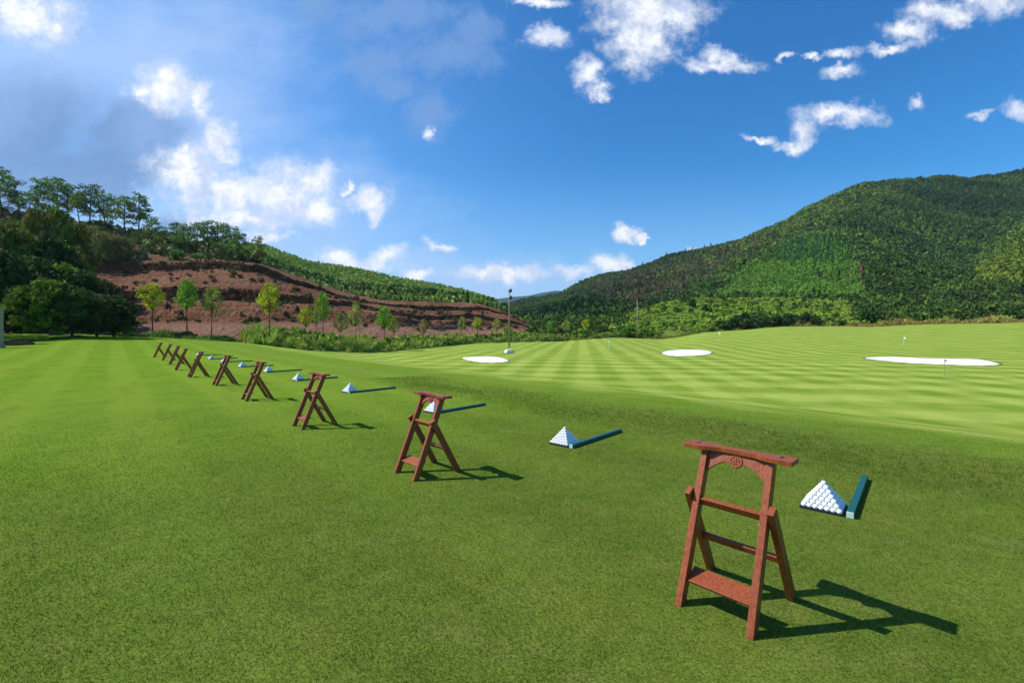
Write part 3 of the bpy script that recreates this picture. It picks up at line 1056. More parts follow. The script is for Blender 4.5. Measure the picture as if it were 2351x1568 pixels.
def pine(seed, h=10.0, w=6.5, col=(0.040, 0.075, 0.022), leaf=0.22):
    r = np.random.RandomState(seed)
    tips, limbs = [], []
    for i in range(17):
        t = 0.40 + 0.58 * (i / 16)
        a = i * 2.4 + r.rand()
        rad = w * 0.5 * (1.08 - 0.75 * ((t - 0.4) / 0.6) ** 1.6) * (0.45 + 0.6 * r.rand())
        p = (math.cos(a) * rad, math.sin(a) * rad, h * t + r.normal() * 0.15)
        tips.append(p)
        limbs.append((h * t - rad * 0.35, p))
        if rad > 1.2:
            tips.append((math.cos(a + 0.35) * rad * 0.6, math.sin(a + 0.35) * rad * 0.6, h * t + 0.1))
    cm = crown_mesh('crown', tips, leaf, 44, w * 0.15, col, r, 0.6)
    tm = trunk_mesh('trunk', h * 0.97, h * 0.017, limbs, r, 0.35)
    return cm, tm


def sapling(seed, h=6.5, w=2.9, col=(0.17, 0.24, 0.035), leaf=0.12, top=0.46):
    r = np.random.RandomState(seed)
    tips, limbs = [], []
    for i in range(22):
        t = i / 21
        a = i * 2.4 + r.rand()
        rad = w * 0.5 * math.sin(math.pi * (0.14 + 0.80 * t)) * (0.35 + 0.7 * r.rand())
        p = (math.cos(a) * rad, math.sin(a) * rad, h * (1 - top) + h * top * (0.08 + 0.88 * t))
        tips.append(p)
        limbs.append((h * (1 - top) * 0.9 + 0.25 * t * h * top, p))
    cm = crown_mesh('crown', tips, leaf, 60, w * 0.19, col, r, 0.75)
    tm = trunk_mesh('trunk', h * 0.8, h * 0.0125, limbs, r, 0.08)
    return cm, tm


PROTO = {}


def tree(name, kind, maker, loc, sc, rz, label, cat, group):
    cm, tm = PROTO.setdefault(kind, maker())
    t = empty(name, loc, rz, 1.0)
    t.scale = sc if hasattr(sc, '__len__') else (sc, sc, sc)
    link('crown', cm, M_LEAF, t)
    link('trunk', tm, M_BARK, t)
    tag(t, label, cat, group)
    return t


random.seed(4)
PINES = {i: (lambda i=i: pine(100 + i, 10.0, 6.0 + 0.8 * (i % 3), [(0.060, 0.110, 0.030), (0.080, 0.125, 0.034), (0.050, 0.095, 0.030)][i % 3])) for i in range(5)}
ORD = ['leftmost', 'second', 'third', 'fourth', 'fifth', 'sixth', 'seventh', 'eighth', 'ninth', 'tenth', 'eleventh', 'twelfth', 'thirteenth', 'fourteenth',
       'fifteenth', 'sixteenth', 'seventeenth', 'eighteenth', 'nineteenth', 'twentieth', 'twenty-first', 'twenty-second', 'twenty-third', 'twenty-fourth', 'twenty-fifth', 'twenty-sixth']


def nth(i, what):
    return ('leftmost ' + what) if i == 0 else (ORD[i] + ' ' + what + ' from the left')


# pines on the crest of the red hill: column, foot, top
crest = [(-60, 500, 380), (8, 500, 392), (42, 505, 440), (95, 515, 412), (130, 508, 410), (160, 512, 425), (205, 522, 428), (245, 530, 447), (284, 545, 452), (318, 540, 448),
         (352, 566, 498), (402, 566, 512), (425, 585, 515), (452, 582, 512), (478, 592, 508), (505, 594, 512), (528, 600, 520), (548, 606, 532), (592, 598, 543), (185, 520, 445)]
crest.sort()
for i, (xd_, yf, yt) in enumerate(crest):
    xs_ = (xd_ - C[0]) / (C[-1] - C[0])
    bb = np.linspace(7.0, 8.15, 60)
    pp = hill(np.full(60, xs_), bb)
    _, py = to_pic(pp)
    j = int(np.argmin(np.abs(py - yf)))
    p = pp[j]
    h = (yf - yt) / FOC * p[1] * 1.04
    sc = h / 10.0
    tree('pine_tree', 'pine%d' % (i % 5), PINES[i % 5], (p[0], p[1], p[2] - 0.3), (sc * (0.95 + 0.2 * random.random()), sc, sc), random.random() * 6.28,
         nth(i, 'of the dark pines') + ' on the red hill crest', 'pine tree', 'pines on the crest of the red hill')

# dark broadleaf wood at the left edge
BROAD = {i: (lambda i=i: broadleaf(200 + i, 9.0, 7.5, [(0.020, 0.042, 0.009), (0.050, 0.090, 0.010), (0.065, 0.085, 0.018), (0.018, 0.034, 0.011)][i % 4])) for i in range(4)}
wood = [(-120, 46, 600, 0), (-30, 48, 560, 3), (40, 47, 655, 0), (105, 46, 640, 1), (165, 47, 655, 0), (222, 50, 672, 3), (262, 53, 680, 0), (15, 56, 600, 3), (80, 57, 590, 0), (140, 58, 605, 1),  # first tree stands out of view, added to cast its shadow inwards
        (190, 58, 622, 3), (-70, 60, 545, 1), (-5, 66, 505, 2), (55, 68, 530, 2), (110, 70, 535, 3), (150, 74, 560, 2), (95, 82, 478, 2), (60, 90, 500, 2), (125, 92, 470, 1), (215, 66, 640, 3),
        (170, 96, 505, 2), (-60, 80, 480, 2)]
for i, (xd_, Y, top, kd) in enumerate(sorted(wood)):
    x = (xd_ - CX) / FOC * Y
    if Y <= 60:
        z = float(ground_z(x, Y)) - 0.1
        foot = 'standing at the turf edge'
    else:
        Q_ = hill(np.full(400, (xd_ - C[0]) / (C[-1] - C[0])), np.linspace(0, 8.9, 400))
        z = float(np.interp(Y, Q_[:, 1], Q_[:, 2])) - 0.4
        foot = 'on the slope above the turf'
    h = EYE + (HY - top) * Y / FOC - z
    sc = h / 9.0
    wid = min(max(sc, 0.62), 1.0)
    kindw = ['dark', 'fresh green', 'olive green', 'blackish'][kd]
    tree('broadleaf_tree', 'broad%d' % kd, BROAD[kd], (x, Y, z), (wid, wid, sc), random.random() * 6.28,
         nth(i, kindw + ' bushy tree' if False else 'bushy tree').replace('leftmost bushy', 'leftmost bushy') + ', ' + kindw + ', ' + foot, 'tree', 'bushy trees of the dark wood at the left')

# loose shrubby trees halfway up the red hill
mid = [(205, 600, 515), (240, 605, 528), (278, 598, 540), (330, 560, 535), (180, 580, 520), (130, 610, 560)]
for i, (xd_, yf, yt) in enumerate(sorted(mid)):
    pp = hill(np.full(90, (xd_ - C[0]) / (C[-1] - C[0])), np.linspace(6.9, 8.1, 90))
    _, py = to_pic(pp)
    p = pp[int(np.argmin(np.abs(py - yf)))]
    h = (yf - yt) / FOC * p[1]
    tree('shrubby_tree', 'shrubby', lambda: broadleaf(301, 9.0, 8.5, (0.075, 0.095, 0.030), 0.24, 0.12), (p[0], p[1], p[2] - 0.3), h / 9.0, random.random() * 6.28,
         nth(i, 'olive shrubby tree') + ' halfway up the red hill', 'shrubby tree', 'olive shrubby trees on the red hill')

# young planted trees with bare stems along the turf edge: column, foot, top, crown width (picture)
SAP = [(350, 766, 654, 62, 0), (430, 769, 646, 60, 1), (485, 768, 660, 44, 2), (618, 786, 654, 54, 0), (702, 800, 706, 40, 0), (727, 795, 690, 30, 2), (741, 792, 673, 42, 1), (784, 793, 722, 36, 2),
       (817, 800, 698, 40, 2), (881, 802, 705, 46, 1), (905, 798, 728, 30, 2), (972, 790, 735, 24, 3), (1060, 784, 728, 22, 2), (1096, 782, 730, 26, 0), (1140, 780, 733, 24, 2), (1262, 778, 738, 22, 1),
       (1300, 776, 736, 26, 2), (1165, 778, 748, 24, 1), (1345, 770, 735, 22, 0)]
SAPM = {0: lambda: sapling(400, col=(0.20, 0.235, 0.022)), 1: lambda: sapling(401, col=(0.10, 0.20, 0.025)), 2: lambda: sapling(402, col=(0.15, 0.185, 0.045), leaf=0.10), 3: lambda: sapling(403, col=(0.17, 0.13, 0.05))}
SAPW = ['yellow green crown', 'mid green crown', 'thin olive crown', 'sparse brownish crown']
for i, (xd_, yf, yt, cw, kd) in enumerate(sorted(SAP)):
    u = (xd_ - CX) / FOC
    Y = float(edge_depth(u)) + 1.2 + (0.0 if i % 2 else 1.5)
    z = float(ground_z(u * Y, min(Y, edge_depth(u)))) - 0.05
    h = EYE + (HY - yt) * Y / FOC - z
    sw = (cw / FOC * Y) / 2.9 * 0.92
    tree('young_tree', 'sap%d' % kd, SAPM[kd], (u * Y, Y, z), (sw, sw, h / 6.45), random.random() * 6.28,
         nth(i, 'young bare-stemmed tree') + ', ' + SAPW[kd], 'young tree', 'young trees planted along the turf edge')


# bushes along the far edge
def bush_mesh(seed, col, leaf=0.16):
    r = np.random.RandomState(seed)
    tips = [(r.normal() * 0.55, r.normal() * 0.5, 0.25 + 0.75 * abs(r.normal()) * 0.6) for _ in range(16)]
    tips = [(a, b, min(c, 1.15)) for a, b, c in tips]
    return crown_mesh('bush', tips, leaf, 75, 0.42, col, r, 0.8)


BM = [bush_mesh(500, (0.030, 0.065, 0.016)), bush_mesh(501, (0.022, 0.042, 0.016)), bush_mesh(502, (0.08, 0.15, 0.025))]
BUSH = [(1110, 785, 16, 26, 0), (1085, 784, 11, 18, 2), (1240, 781, 14, 26, 2), (1015, 792, 16, 34, 2), (1345, 773, 22, 34, 2), (1430, 771, 30, 60, 2), (1480, 773, 26, 40, 2), (965, 797, 14, 30, 2),
        (1655, 755, 20, 40, 0), (1690, 752, 34, 56, 1), (1735, 752, 26, 44, 0), (1775, 750, 28, 46, 1), (1805, 748, 26, 40, 0), (1840, 747, 30, 44, 1), (1870, 747, 22, 40, 0), (1905, 746, 22, 44, 2), (1620, 760, 16, 30, 2),
        (1995, 740, 36, 34, 0), (1965, 735, 20, 34, 2), (2080, 738, 22, 40, 2), (2130, 735, 20, 46, 0), (2185, 734, 22, 46, 2), (2240, 730, 26, 40, 0), (2310, 728, 22, 50, 0), (2340, 736, 22, 40, 1),
        (430, 776, 12, 36, 0), (520, 783, 10, 32, 0), (385, 774, 10, 24, 0), (300, 770, 14, 26, 0), (585, 789, 10, 30, 2), (640, 792, 12, 26, 0), (2050, 722, 16, 36, 1), (1590, 706, 20, 10, 1), (1618, 712, 12, 10, 1)]
BW = ['deep green', 'blackish green', 'bright green']
for i, (xd_, yf, hpx, wpx, kd) in enumerate(sorted(BUSH)):
    u = (xd_ - CX) / FOC
    Y = float(edge_depth(u)) + 3.0 + (2.0 if i % 2 else 0.0)
    z = EYE - (yf - HY) * Y / FOC
    if yf < 745:
        Qs = rise(np.full(300, (xd_ - C5[0]) / (C5[-1] - C5[0])), np.linspace(0, 13, 300))
        _, yy_ = to_pic(Qs)
        j = int(np.argmin(np.abs(yy_ - yf)))
        Y, z = float(Qs[j, 1]), float(Qs[j, 2]) - 0.2
    else:
        z = min(z, float(ground_z(u * Y, edge_depth(u)))) - 0.1
    o = link('bush', BM[kd], M_LEAF)
    o.location = (u * Y, Y, z)
    o.scale = (wpx / FOC * Y / 2.2, wpx / FOC * Y / 2.2, hpx / FOC * Y / 1.25 + 0.15)
    o.rotation_euler = (0, 0, random.random() * 6.28)
    tag(o, nth(i, 'bush') + ' along the far turf edge, ' + BW[kd] if i < 26 else
        ['rightmost', 'second', 'third', 'fourth', 'fifth', 'sixth', 'seventh', 'eighth'][len(BUSH) - 1 - i] + (' bush' if i == len(BUSH) - 1 else ' bush from the right') + ' along the far turf edge, ' + BW[kd], 'bush', 'bushes along the far side of the turf')

# slim conifers standing out on the mountain's skyline
sky_cols = [1575, 1583, 1604, 1618, 1632, 1395, 1418, 1428, 1441, 1455, 1462, 1476, 1492, 1500, 1515, 1530, 1542, 1560, 1572, 1590, 1640, 1646, 1662, 1672, 1684]


def slim():
    r = np.random.RandomState(77)
    tips = [(r.normal() * 0.9 * (1.05 - t), r.normal() * 0.9 * (1.05 - t), 10 * t) for t in np.linspace(0.25, 0.98, 12)]
    return crown_mesh('crown', tips, 0.55, 16, 0.9, (0.022, 0.045, 0.020), r, 1.0), trunk_mesh('trunk', 9.8, 0.22, [], r, 0.2)


for i, xd_ in enumerate(sky_cols):
    pp = mount(np.full(60, (xd_ - C3[0]) / (C3[-1] - C3[0])), np.linspace(2.6, 3.1, 60))
    _, py = to_pic(pp)
    p = pp[int(np.argmin(py))]
    s_ = random.choice([0.5, 0.65, 0.8, 1.05])
    tree('slim_conifer', 'slim', slim, (p[0], p[1], p[2] - 1), (s_, s_, s_ * 1.1), random.random() * 6, nth(i, 'slim conifer') + ' on the mountain skyline', 'conifer', 'slim conifers on the mountain skyline')


# ------------------------------------------------------------------ turf blades
def blades(name, X, Y, h, w, label, cat, tint, lean=0.6, rng=rng):
    n = len(X)
    Z = ground_z(X, Y)
    h = h * (0.6 + 0.8 * rng.rand(n))
    ang = rng.rand(n) * 6.283
    off = np.stack([np.cos(ang), np.sin(ang), np.zeros(n)], -1) * (w * (0.7 + 0.6 * rng.rand(n)))[:, None]
    ln = rng.normal(size=(n, 2)) * (lean * h)[:, None]
    base = np.stack([X, Y, Z - 0.003], -1)
    tip = base + np.stack([ln[:, 0], ln[:, 1], h + 0.003], -1)
    V = np.stack([base - off, base + off, tip], 1).reshape(-1, 3)
    F = np.arange(n * 3).reshape(n, 3)
    o = link(name, np_mesh(name, V, F, tint=shade_var(tint, n, rng, 0.24, 0.08)), M_BLADE)
    tag(o, label, cat, kind='stuff')


N = 760000
rad = 1.0 + 11.0 * rng.rand(N) ** 1.15
aa = np.radians(-64 + 128 * rng.rand(N))
k = rng.rand(N) < np.clip((12.0 - rad) / 7.0, 0, 1)
rad, aa = rad[k], aa[k]
bx, by = rad * np.sin(aa), rad * np.cos(aa)
blades('mown_grass', bx, by, 0.011 * (1 + 0.03 * rad), 0.0010 * (1 + 0.20 * rad), 'short mown turf of the tee in the foreground', 'grass', (1.42, 1.38, 1.3), 1.0)
N = 60000
tt = -14 + 28 * rng.rand(N)
s0 = 7.0 + 0.75 * rng.normal(size=N) * 0.8 + 0.25 * np.sin(tt * 1.3)
bx = 0.75 * s0 + 0.66 * tt
by = 0.66 * s0 - 0.75 * tt
k = (by > 1.5)
blades('rough_grass', bx[k], by[k], np.full(k.sum(), 0.036), 0.0030, 'longer uncut grass in a band along the tee edge', 'rough grass', (1.75, 1.65, 1.5), 0.85)


# ------------------------------------------------------------------ bag stands
def stand_parts():
    F0, FT = Vector((0, -0.256, 0)), Vector((0, 0.082, 0.830))     # front leg, foot and head
    lean = (FT - F0)

    def fr(t, x):
        p = F0 + lean * t
        return Vector((x, p.y, p.z))
    B0, BT = Vector((0, 0.262, 0)), Vector((0, -0.070, 0.600))

    def bk(t, x):
        p = B0 + (BT - B0) * t
        return Vector((x, p.y, p.z))
    parts = []
    nrm_f = Vector((0, lean.z, -lean.y)).normalized()
    for s in (-1, 1):
        bm = bmesh.new()
        beam(bm, fr(-0.01, s * 0.190), fr(1.0, s * 0.182), 0.037, 0.064, up=(0, 1, 0.4), flat0=0.0, flat1=0.830)
        parts.append(('front_leg', bm_mesh('front_leg', bm, 0.003), M_WOOD))
    for s in (-1, 1):
        bm = bmesh.new()
        beam(bm, bk(-0.01, s * 0.232), bk(1.0, s * 0.226), 0.034, 0.062, up=(0, 1, 0.5), flat0=0.0)
        parts.append(('rear_leg', bm_mesh('rear_leg', bm, 0.003), M_WOOD))
    # top rest: plank with a hollowed front edge and two dark strips as slots
    bm = bmesh.new()
    N_ = 28
    zt = 0.830
    top, bot = [], []
    for lev, lst in ((zt, bot), (zt + 0.026, top)):
        front, back = [], []
        for i in range(N_ + 1):
            x = -0.300 + 0.600 * i / N_
            t = abs(x) / 0.300
            dip = 0.040 * (1 - sstep((t - 0.25) / 0.42))
            front.append(bm.verts.new((x, 0.014 + float(dip), lev)))
            back.append(bm.verts.new((x, 0.135 - float(dip) * 0.5, lev)))
        lst += [front, back]
    for i in range(N_):
        bm.faces.new((top[0][i], top[0][i + 1], top[1][i + 1], top[1][i]))
        bm.faces.new((bot[1][i], bot[1][i + 1], bot[0][i + 1], bot[0][i]))
        bm.faces.new((bot[0][i], bot[0][i + 1], top[0][i + 1], top[0][i]))
        bm.faces.new((top[1][i], top[1][i + 1], bot[1][i + 1], bot[1][i]))
    for i in (0, N_):
        bm.faces.new((bot[0][i], top[0][i], top[1][i], bot[1][i]))
    parts.append(('top_rest', bm_mesh('top_rest', bm, 0.0025), M_WOOD))
    for s in (-1, 1):
        bm = bmesh.new()
        beam(bm, (s * 0.232, 0.058, zt + 0.0265), (s * 0.232, 0.104, zt + 0.0265), 0.012, 0.003)  # dark strip laid on top for the shade inside a slot
        parts.append(('slot_shade', bm_mesh('slot_shade', bm), M_DARK))
    # arched apron in the plane of the front legs
    bm = bmesh.new()
    ey = lean.normalized()
    nf = Vector((0, -lean.z, lean.y)).normalized()        # towards the viewer side
    N_ = 30
    rows = []
    for side in (0.010, -0.010):
        up_, dn = [], []
        for i in range(N_ + 1):
            x = -0.165 + 0.330 * i / N_
            t = abs(x) / 0.165
            c = fr(0.995, x)
            drop = 0.050 + 0.085 * t ** 2.6 + (0.004 if t < 0.3 else 0)
            up_.append(bm.verts.new(c + nf * side))
            dn.append(bm.verts.new(c - ey * drop + nf * side))
        rows.append((up_, dn))
    (fu, fd), (ku, kd_) = rows
    for i in range(N_):
        bm.faces.new((fu[i], fu[i + 1], fd[i + 1], fd[i]))
        bm.faces.new((kd_[i], kd_[i + 1], ku[i + 1], ku[i]))
        bm.faces.new((fd[i], fd[i + 1], kd_[i + 1], kd_[i]))
        bm.faces.new((ku[i], ku[i + 1], fu[i + 1], fu[i]))
    for i in (0, N_):
        bm.faces.new((fu[i], fd[i], kd_[i], ku[i]))
    parts.append(('apron', bm_mesh('apron', bm), M_WOOD))
    # carved rosette on the apron
    bm = bmesh.new()
    R0, R1 = 0.031, 0.036
    lathe(bm, [(R1, -0.012), (R1, 0.004), (R1 - 0.002, 0.0065), (R0 - 0.002, 0.0065), (R0 - 0.004, 0.0015), (0.001, 0.0015)], 40)
    for k_ in range(8):
        a = k_ * math.pi / 4 + 0.2
        m4 = Matrix.Translation((math.cos(a) * 0.0165, math.sin(a) * 0.0165, 0.003)) @ Matrix.Rotation(a, 4, 'Z') @ Matrix.Diagonal((0.0085, 0.0045, 0.0035, 1))
        bmesh.ops.create_uvsphere(bm, u_segments=10, v_segments=6, radius=1, matrix=m4)
    bmesh.ops.create_uvsphere(bm, u_segments=12, v_segments=7, radius=1, matrix=Matrix.Translation((0, 0, 0.003)) @ Matrix.Diagonal((0.006, 0.006, 0.004, 1)))
    q = nf.to_track_quat('Z', 'Y').to_matrix().to_4x4()
    c = fr(0.995, 0) - ey * 0.043 + nf * 0.010
    bm.transform(Matrix.Translation(c) @ q)
    parts.append(('rosette', bm_mesh('rosette', bm, smooth=False), M_WOOD))
    # rungs
    bm = bmesh.new()
    beam(bm, fr(0.655, -0.166), fr(0.655, 0.166), 0.026, 0.044, up=(0, -0.45, 0.9))
    parts.append(('front_rung', bm_mesh('front_rung', bm, 0.002), M_WOOD))
    bm = bmesh.new()
    beam(bm, bk(0.46, -0.212), bk(0.46, 0.212), 0.026, 0.038, up=(0, -0.4, 0.9))
    parts.append(('rear_rung', bm_mesh('rear_rung', bm, 0.002), M_WOOD))
    # foot shelf, tilted up to the back
    bm = bmesh.new()
    beam(bm, (-0.170, -0.165, 0.150), (0.170, -0.165, 0.150), 0.112, 0.016, up=(0, -0.42, 1))
    parts.append(('foot_shelf', bm_mesh('foot_shelf', bm, 0.002), M_WOOD))
    for s in (-1, 1):
        bm = bmesh.new()
        bmesh.ops.create_cone(bm, cap_ends=True, segments=12, radius1=0.006, radius2=0.0045, depth=0.008,
                              matrix=Matrix.Translation(fr(0.60, s * 0.160)) @ Matrix.Rotation(math.pi / 2, 4, 'Y'))
        parts.append(('pivot_bolt', bm_mesh('pivot_bolt', bm, smooth=True), M_STEEL))
    return parts


SP = stand_parts()
STANDS = [(1.273, 2.628, 0), (-0.945, 5.03, 0), (-3.25, 7.49, 0), (-5.80, 10.36, 0), (-8.31, 13.18, 0), (-10.66, 15.47, 0), (-13.2, 18.3, 0), (-15.7, 21.3, 0), (-18.1, 24.0, 0), (-20.6, 26.6, 0)]
SL = ['large reddish wooden bag stand nearest to the camera, in front of the first ball pyramid',
      'wooden bag stand framing a small ball pyramid through its upper opening',
      'third nearest wooden bag stand, its long top rest level with a green stick behind',
      'fourth nearest dark wooden bag stand, seen almost edge-on',
      'fifth nearest dark wooden bag stand with a ball pyramid peeping out at its left',
      'sixth nearest dark wooden bag stand, between two small ball pyramids',
      'seventh wooden bag stand, its rear legs touching the stand in front',
      'eighth wooden bag stand, thin and dark, near the far end of the row',
      'second farthest wooden bag stand, crossing the legs of its neighbours',
      'farthest and smallest wooden bag stand at the end of the row']
for i, (x, y, dr) in enumerate(STANDS):
    t = empty('bag_stand', (x, y, float(ground_z(x, y)) - 0.004), math.radians(-46.5 + [0, -0.5, 1.5, -1, 1, 0, -2, 1, 0, 1][i]))
    for nm, me, mt in SP:
        link(nm, me, mt, t)
    tag(t, SL[i], 'bag stand', 'wooden bag stands in a row along the tee')

# ------------------------------------------------------------------ ball pyramids, trays, divider sticks
PYR = [(2.745, 4.01), (0.725, 6.26), (-1.49, 8.75), (-4.11, 11.56), (-6.72, 14.33), (-9.2, 17.2), (-11.6, 19.6), (-14.2, 22.5), (-16.3, 24.7), (-19.3, 28.1)]
BR = 0.02135
bm = bmesh.new()
bmesh.ops.create_icosphere(bm, subdivisions=3, radius=BR)
ball_me = bm_mesh('golf_ball', bm, smooth=True)
ball_me.materials.append(M_BALL)
bm = bmesh.new()
bmesh.ops.create_icosphere(bm, subdivisions=2, radius=BR)
ball_lo = bm_mesh('golf_ball_far', bm, smooth=True)
ball_lo.materials.append(M_BALL)
bm = bmesh.new()
beam(bm, (-0.156, 0, 0.005), (0.156, 0, 0.005), 0.312, 0.010)
for sgn in (-1, 1):
    beam(bm, (-0.156, sgn * 0.1535, 0.0135), (0.156, sgn * 0.1535, 0.0135), 0.005, 0.007)
    beam(bm, (sgn * 0.1535, -0.1508, 0.0135), (sgn * 0.1535, 0.1508, 0.0135), 0.005, 0.007)
tray_me = bm_mesh('tray', bm)
WHERE = ['nearest ball pyramid', 'second nearest ball pyramid', 'pyramid seen through the second bag stand', 'fourth nearest ball pyramid', 'fifth nearest ball pyramid']
rest = []
stick_rz = math.radians(-42)
nb = 0
for i, (x, y) in enumerate(PYR):
    z0 = float(ground_z(x, y))
    tr = link('ball_tray', tray_me, M_TRAY)
    tr.location = (x, y, z0)
    tr.rotation_euler = (0, 0, stick_rz)
    tag(tr, 'thin black square tray under the ' + (['nearest', 'second nearest', 'third nearest', 'fourth nearest', 'fifth nearest', 'sixth nearest', 'fourth farthest', 'third farthest', 'second farthest', 'farthest'][i]) + ' pyramid of golf balls', 'tray', 'trays under the ball pyramids')
    ca, sa = math.cos(stick_rz), math.sin(stick_rz)
    for lay in range(7):
        m_ = 7 - lay
        for a in range(m_):
            for b in range(m_):
                if lay < 6 and 0 < a < m_ - 1 and 0 < b < m_ - 1:
                    continue
                lx = (a - (m_ - 1) / 2) * 2 * BR
                ly = (b - (m_ - 1) / 2) * 2 * BR
                px, py = x + lx * ca - ly * sa, y + lx * sa + ly * ca
                pz = z0 + 0.010 + BR + lay * BR * math.sqrt(2)
                hidden = (i == 3 and b == m_ - 1 and a > 0)
                if i < 5 and nb < 300 and not hidden:
                    o = link('golf_ball', ball_me, None)
                    o.location = (px, py, pz)
                    o.rotation_euler = (random.random() * 6, random.random() * 6, random.random() * 6)
                    if lay == 6:
                        lb = 'topmost white golf ball of the ' + WHERE[i]
                    else:
                        lb = 'white golf ball in the %s layer of the ' % ['bottom', 'second', 'third', 'fourth', 'fifth', 'sixth'][lay] + WHERE[i]
                    tag(o, lb, 'golf ball', 'white golf balls layer %d of the ' % (lay + 1) + WHERE[i].split(',')[0])
                    nb += 1
                else:
                    rest.append((px, py, pz))
V0 = np.array([v.co[:] for v in ball_lo.vertices])
F0 = np.array([p.vertices[:] for p in ball_lo.polygons])
rest = np.array(rest)
V = (rest[:, None, :] + V0[None]).reshape(-1, 3)
F = (F0[None] + (np.arange(len(rest)) * len(V0))[:, None, None]).reshape(-1, 3)
o = link('golf_balls', np_mesh('golf_balls', V, F, smooth=True), M_BALL)
tag(o, 'white golf balls piled in the far small pyramids along the tee', 'golf balls', kind='stuff')

# teal divider sticks lying on the grass
bm = bmesh.new()
beam(bm, (0, 0.006, 0.026), (0, 1.32, 0.026), 0.052, 0.050)
stick_me = bm_mesh('stick_body', bm, 0.003)
bm = bmesh.new()
beam(bm, (0, -0.012, 0.026), (0, 0.005, 0.026), 0.050, 0.048)
cap_me = bm_mesh('end_cap', bm, 0.002)
for i, (x, y) in enumerate(PYR):
    ox, oy = (0.06, -0.235)
    rz = stick_rz + math.radians([0, 0, 1, -1, 0, 2, 0, -2, 0, 1][i])
    sx, sy = x + ox, y + oy
    t = empty('divider_stick', (sx, sy, float(ground_z(sx, sy)) - 0.001), rz)
    t2 = (float(ground_z(sx + 0.88, sy + 0.98)) - float(ground_z(sx, sy))) / 1.32
    t.rotation_euler = (math.atan(t2), 0, rz)
    link('stick_body', stick_me, M_TEAL, t)
    link('end_cap', cap_me, M_PALE, t)
    tag(t, 'long teal wooden stick lying beside the ' + ['nearest', 'second nearest', 'third nearest', 'fourth nearest', 'fifth nearest', 'sixth nearest', 'fourth farthest', 'third farthest', 'second farthest', 'farthest'][i] + ' ball pyramid', 'stick', 'teal sticks dividing the tee')


# ------------------------------------------------------------------ bunkers
def bunker(name, outline):
    pts = [on_ground(x, y) for x, y in outline]
    c = np.mean(np.array(pts)[:, :2], axis=0)
    R_ = np.array(pts)[:, :2] - c
    n = len(R_)
    ring = []
    for i in range(n * 6):                      # round the outline off
        t = i / 6.0
        k = int(t)
        f = t - k
        p0, p1, p2, p3 = R_[(k - 1) % n], R_[k % n], R_[(k + 1) % n], R_[(k + 2) % n]
        ring.append(0.5 * ((2 * p1) + (-p0 + p2) * f + (2 * p0 - 5 * p1 + 4 * p2 - p3) * f ** 2 + (-p0 + 3 * p1 - 3 * p2 + p3) * f ** 3))
    ring = np.array(ring)
    V, m_ = [], len(ring)
    LV = [(1.0, 0.006), (0.97, 0.03), (0.85, 0.05), (0.5, 0.06), (0.02, 0.06)]
    for f, dz in LV:
        q = c + ring * f
        z = ground_z(q[:, 0], q[:, 1])
        V.append(np.stack([q[:, 0], q[:, 1], z + dz], -1))
    F = []
    for a in range(len(LV) - 1):
        for i in range(m_):
            F.append((a * m_ + i, a * m_ + (i + 1) % m_, (a + 1) * m_ + (i + 1) % m_, (a + 1) * m_ + i))
    o = link('bunker_sand', np_mesh('bunker_sand', np.concatenate(V), F, smooth=True), M_SAND)
    tag(o, kind='structure')
    V = []
    for f, dz in ((1.05, -0.01), (1.035, 0.02), (1.015, 0.045), (0.995, 0.03), (0.985, -0.02)):
        q = c + ring * f
        z = ground_z(q[:, 0], q[:, 1])
        V.append(np.stack([q[:, 0], q[:, 1], z + dz + (0.012 * np.sin(np.arange(m_) * 1.7) if dz > 0.015 else 0)], -1))
    F = []
    for a in range(4):
        for i in range(m_):
            F.append((a * m_ + i, a * m_ + (i + 1) % m_, (a + 1) * m_ + (i + 1) % m_, (a + 1) * m_ + i))
    o = link('bunker_lip', np_mesh('bunker_lip', np.concatenate(V), F, smooth=True), M_LIP)
    tag(o, kind='structure')


M_LIP = make_hill_mat('bunker_lip_grass', (0.16, 0.22, 0.03), (0.27, 0.24, 0.09), 0.6)
bunker('a', [(1060, 822), (1085, 819.5), (1125, 819), (1150, 821), (1168, 829), (1145, 833), (1105, 832.5), (1080, 829)])
bunker('b', [(1519, 811), (1535, 805), (1570, 803), (1615, 804), (1634, 808), (1625, 814), (1590, 817.5), (1540, 817.5)])
bunker('c', [(1985, 823), (2012, 819.5), (2070, 820), (2130, 823), (2200, 824), (2255, 826), (2296, 836), (2262, 840), (2200, 839), (2100, 835), (2040, 830)])


# ------------------------------------------------------------------ flags, poles, small things
def flag(xd_, yd_, h, cloth, label, fw=0.35):
    x, y, z = on_ground(xd_, yd_)
    t = empty('target_flag', (x, y, z), math.radians(-62))
    bm = bmesh.new()
    tube(bm, [(0, 0, 0), (0, 0, h * 0.5), (0, 0, h)], [0.02, 0.018, 0.012], 8)
    link('pole', bm_mesh('pole', bm), M_WHITE if cloth is M_FLAG else M_POLEW, t)
    bm = bmesh.new()
    n_ = 8
    g0 = []
    for s_ in (0.004, -0.004):
        g0.append([[bm.verts.new((0.015 + fw * i / n_, 0.05 * math.sin(i * 0.9) + s_, h - 0.02 - (0.30 * fw / 0.35) * j / 3 - 0.05 * i / n_)) for j in range(4)] for i in range(n_ + 1)])
    for i in range(n_):
        for j in range(3):
            bm.faces.new((g0[0][i][j], g0[0][i + 1][j], g0[0][i + 1][j + 1], g0[0][i][j + 1]))
            bm.faces.new((g0[1][i][j + 1], g0[1][i + 1][j + 1], g0[1][i + 1][j], g0[1][i][j]))
    link('cloth', bm_mesh('cloth', bm, smooth=True), cloth, t)
    tag(t, label, 'flag', 'target flags on the fairway')


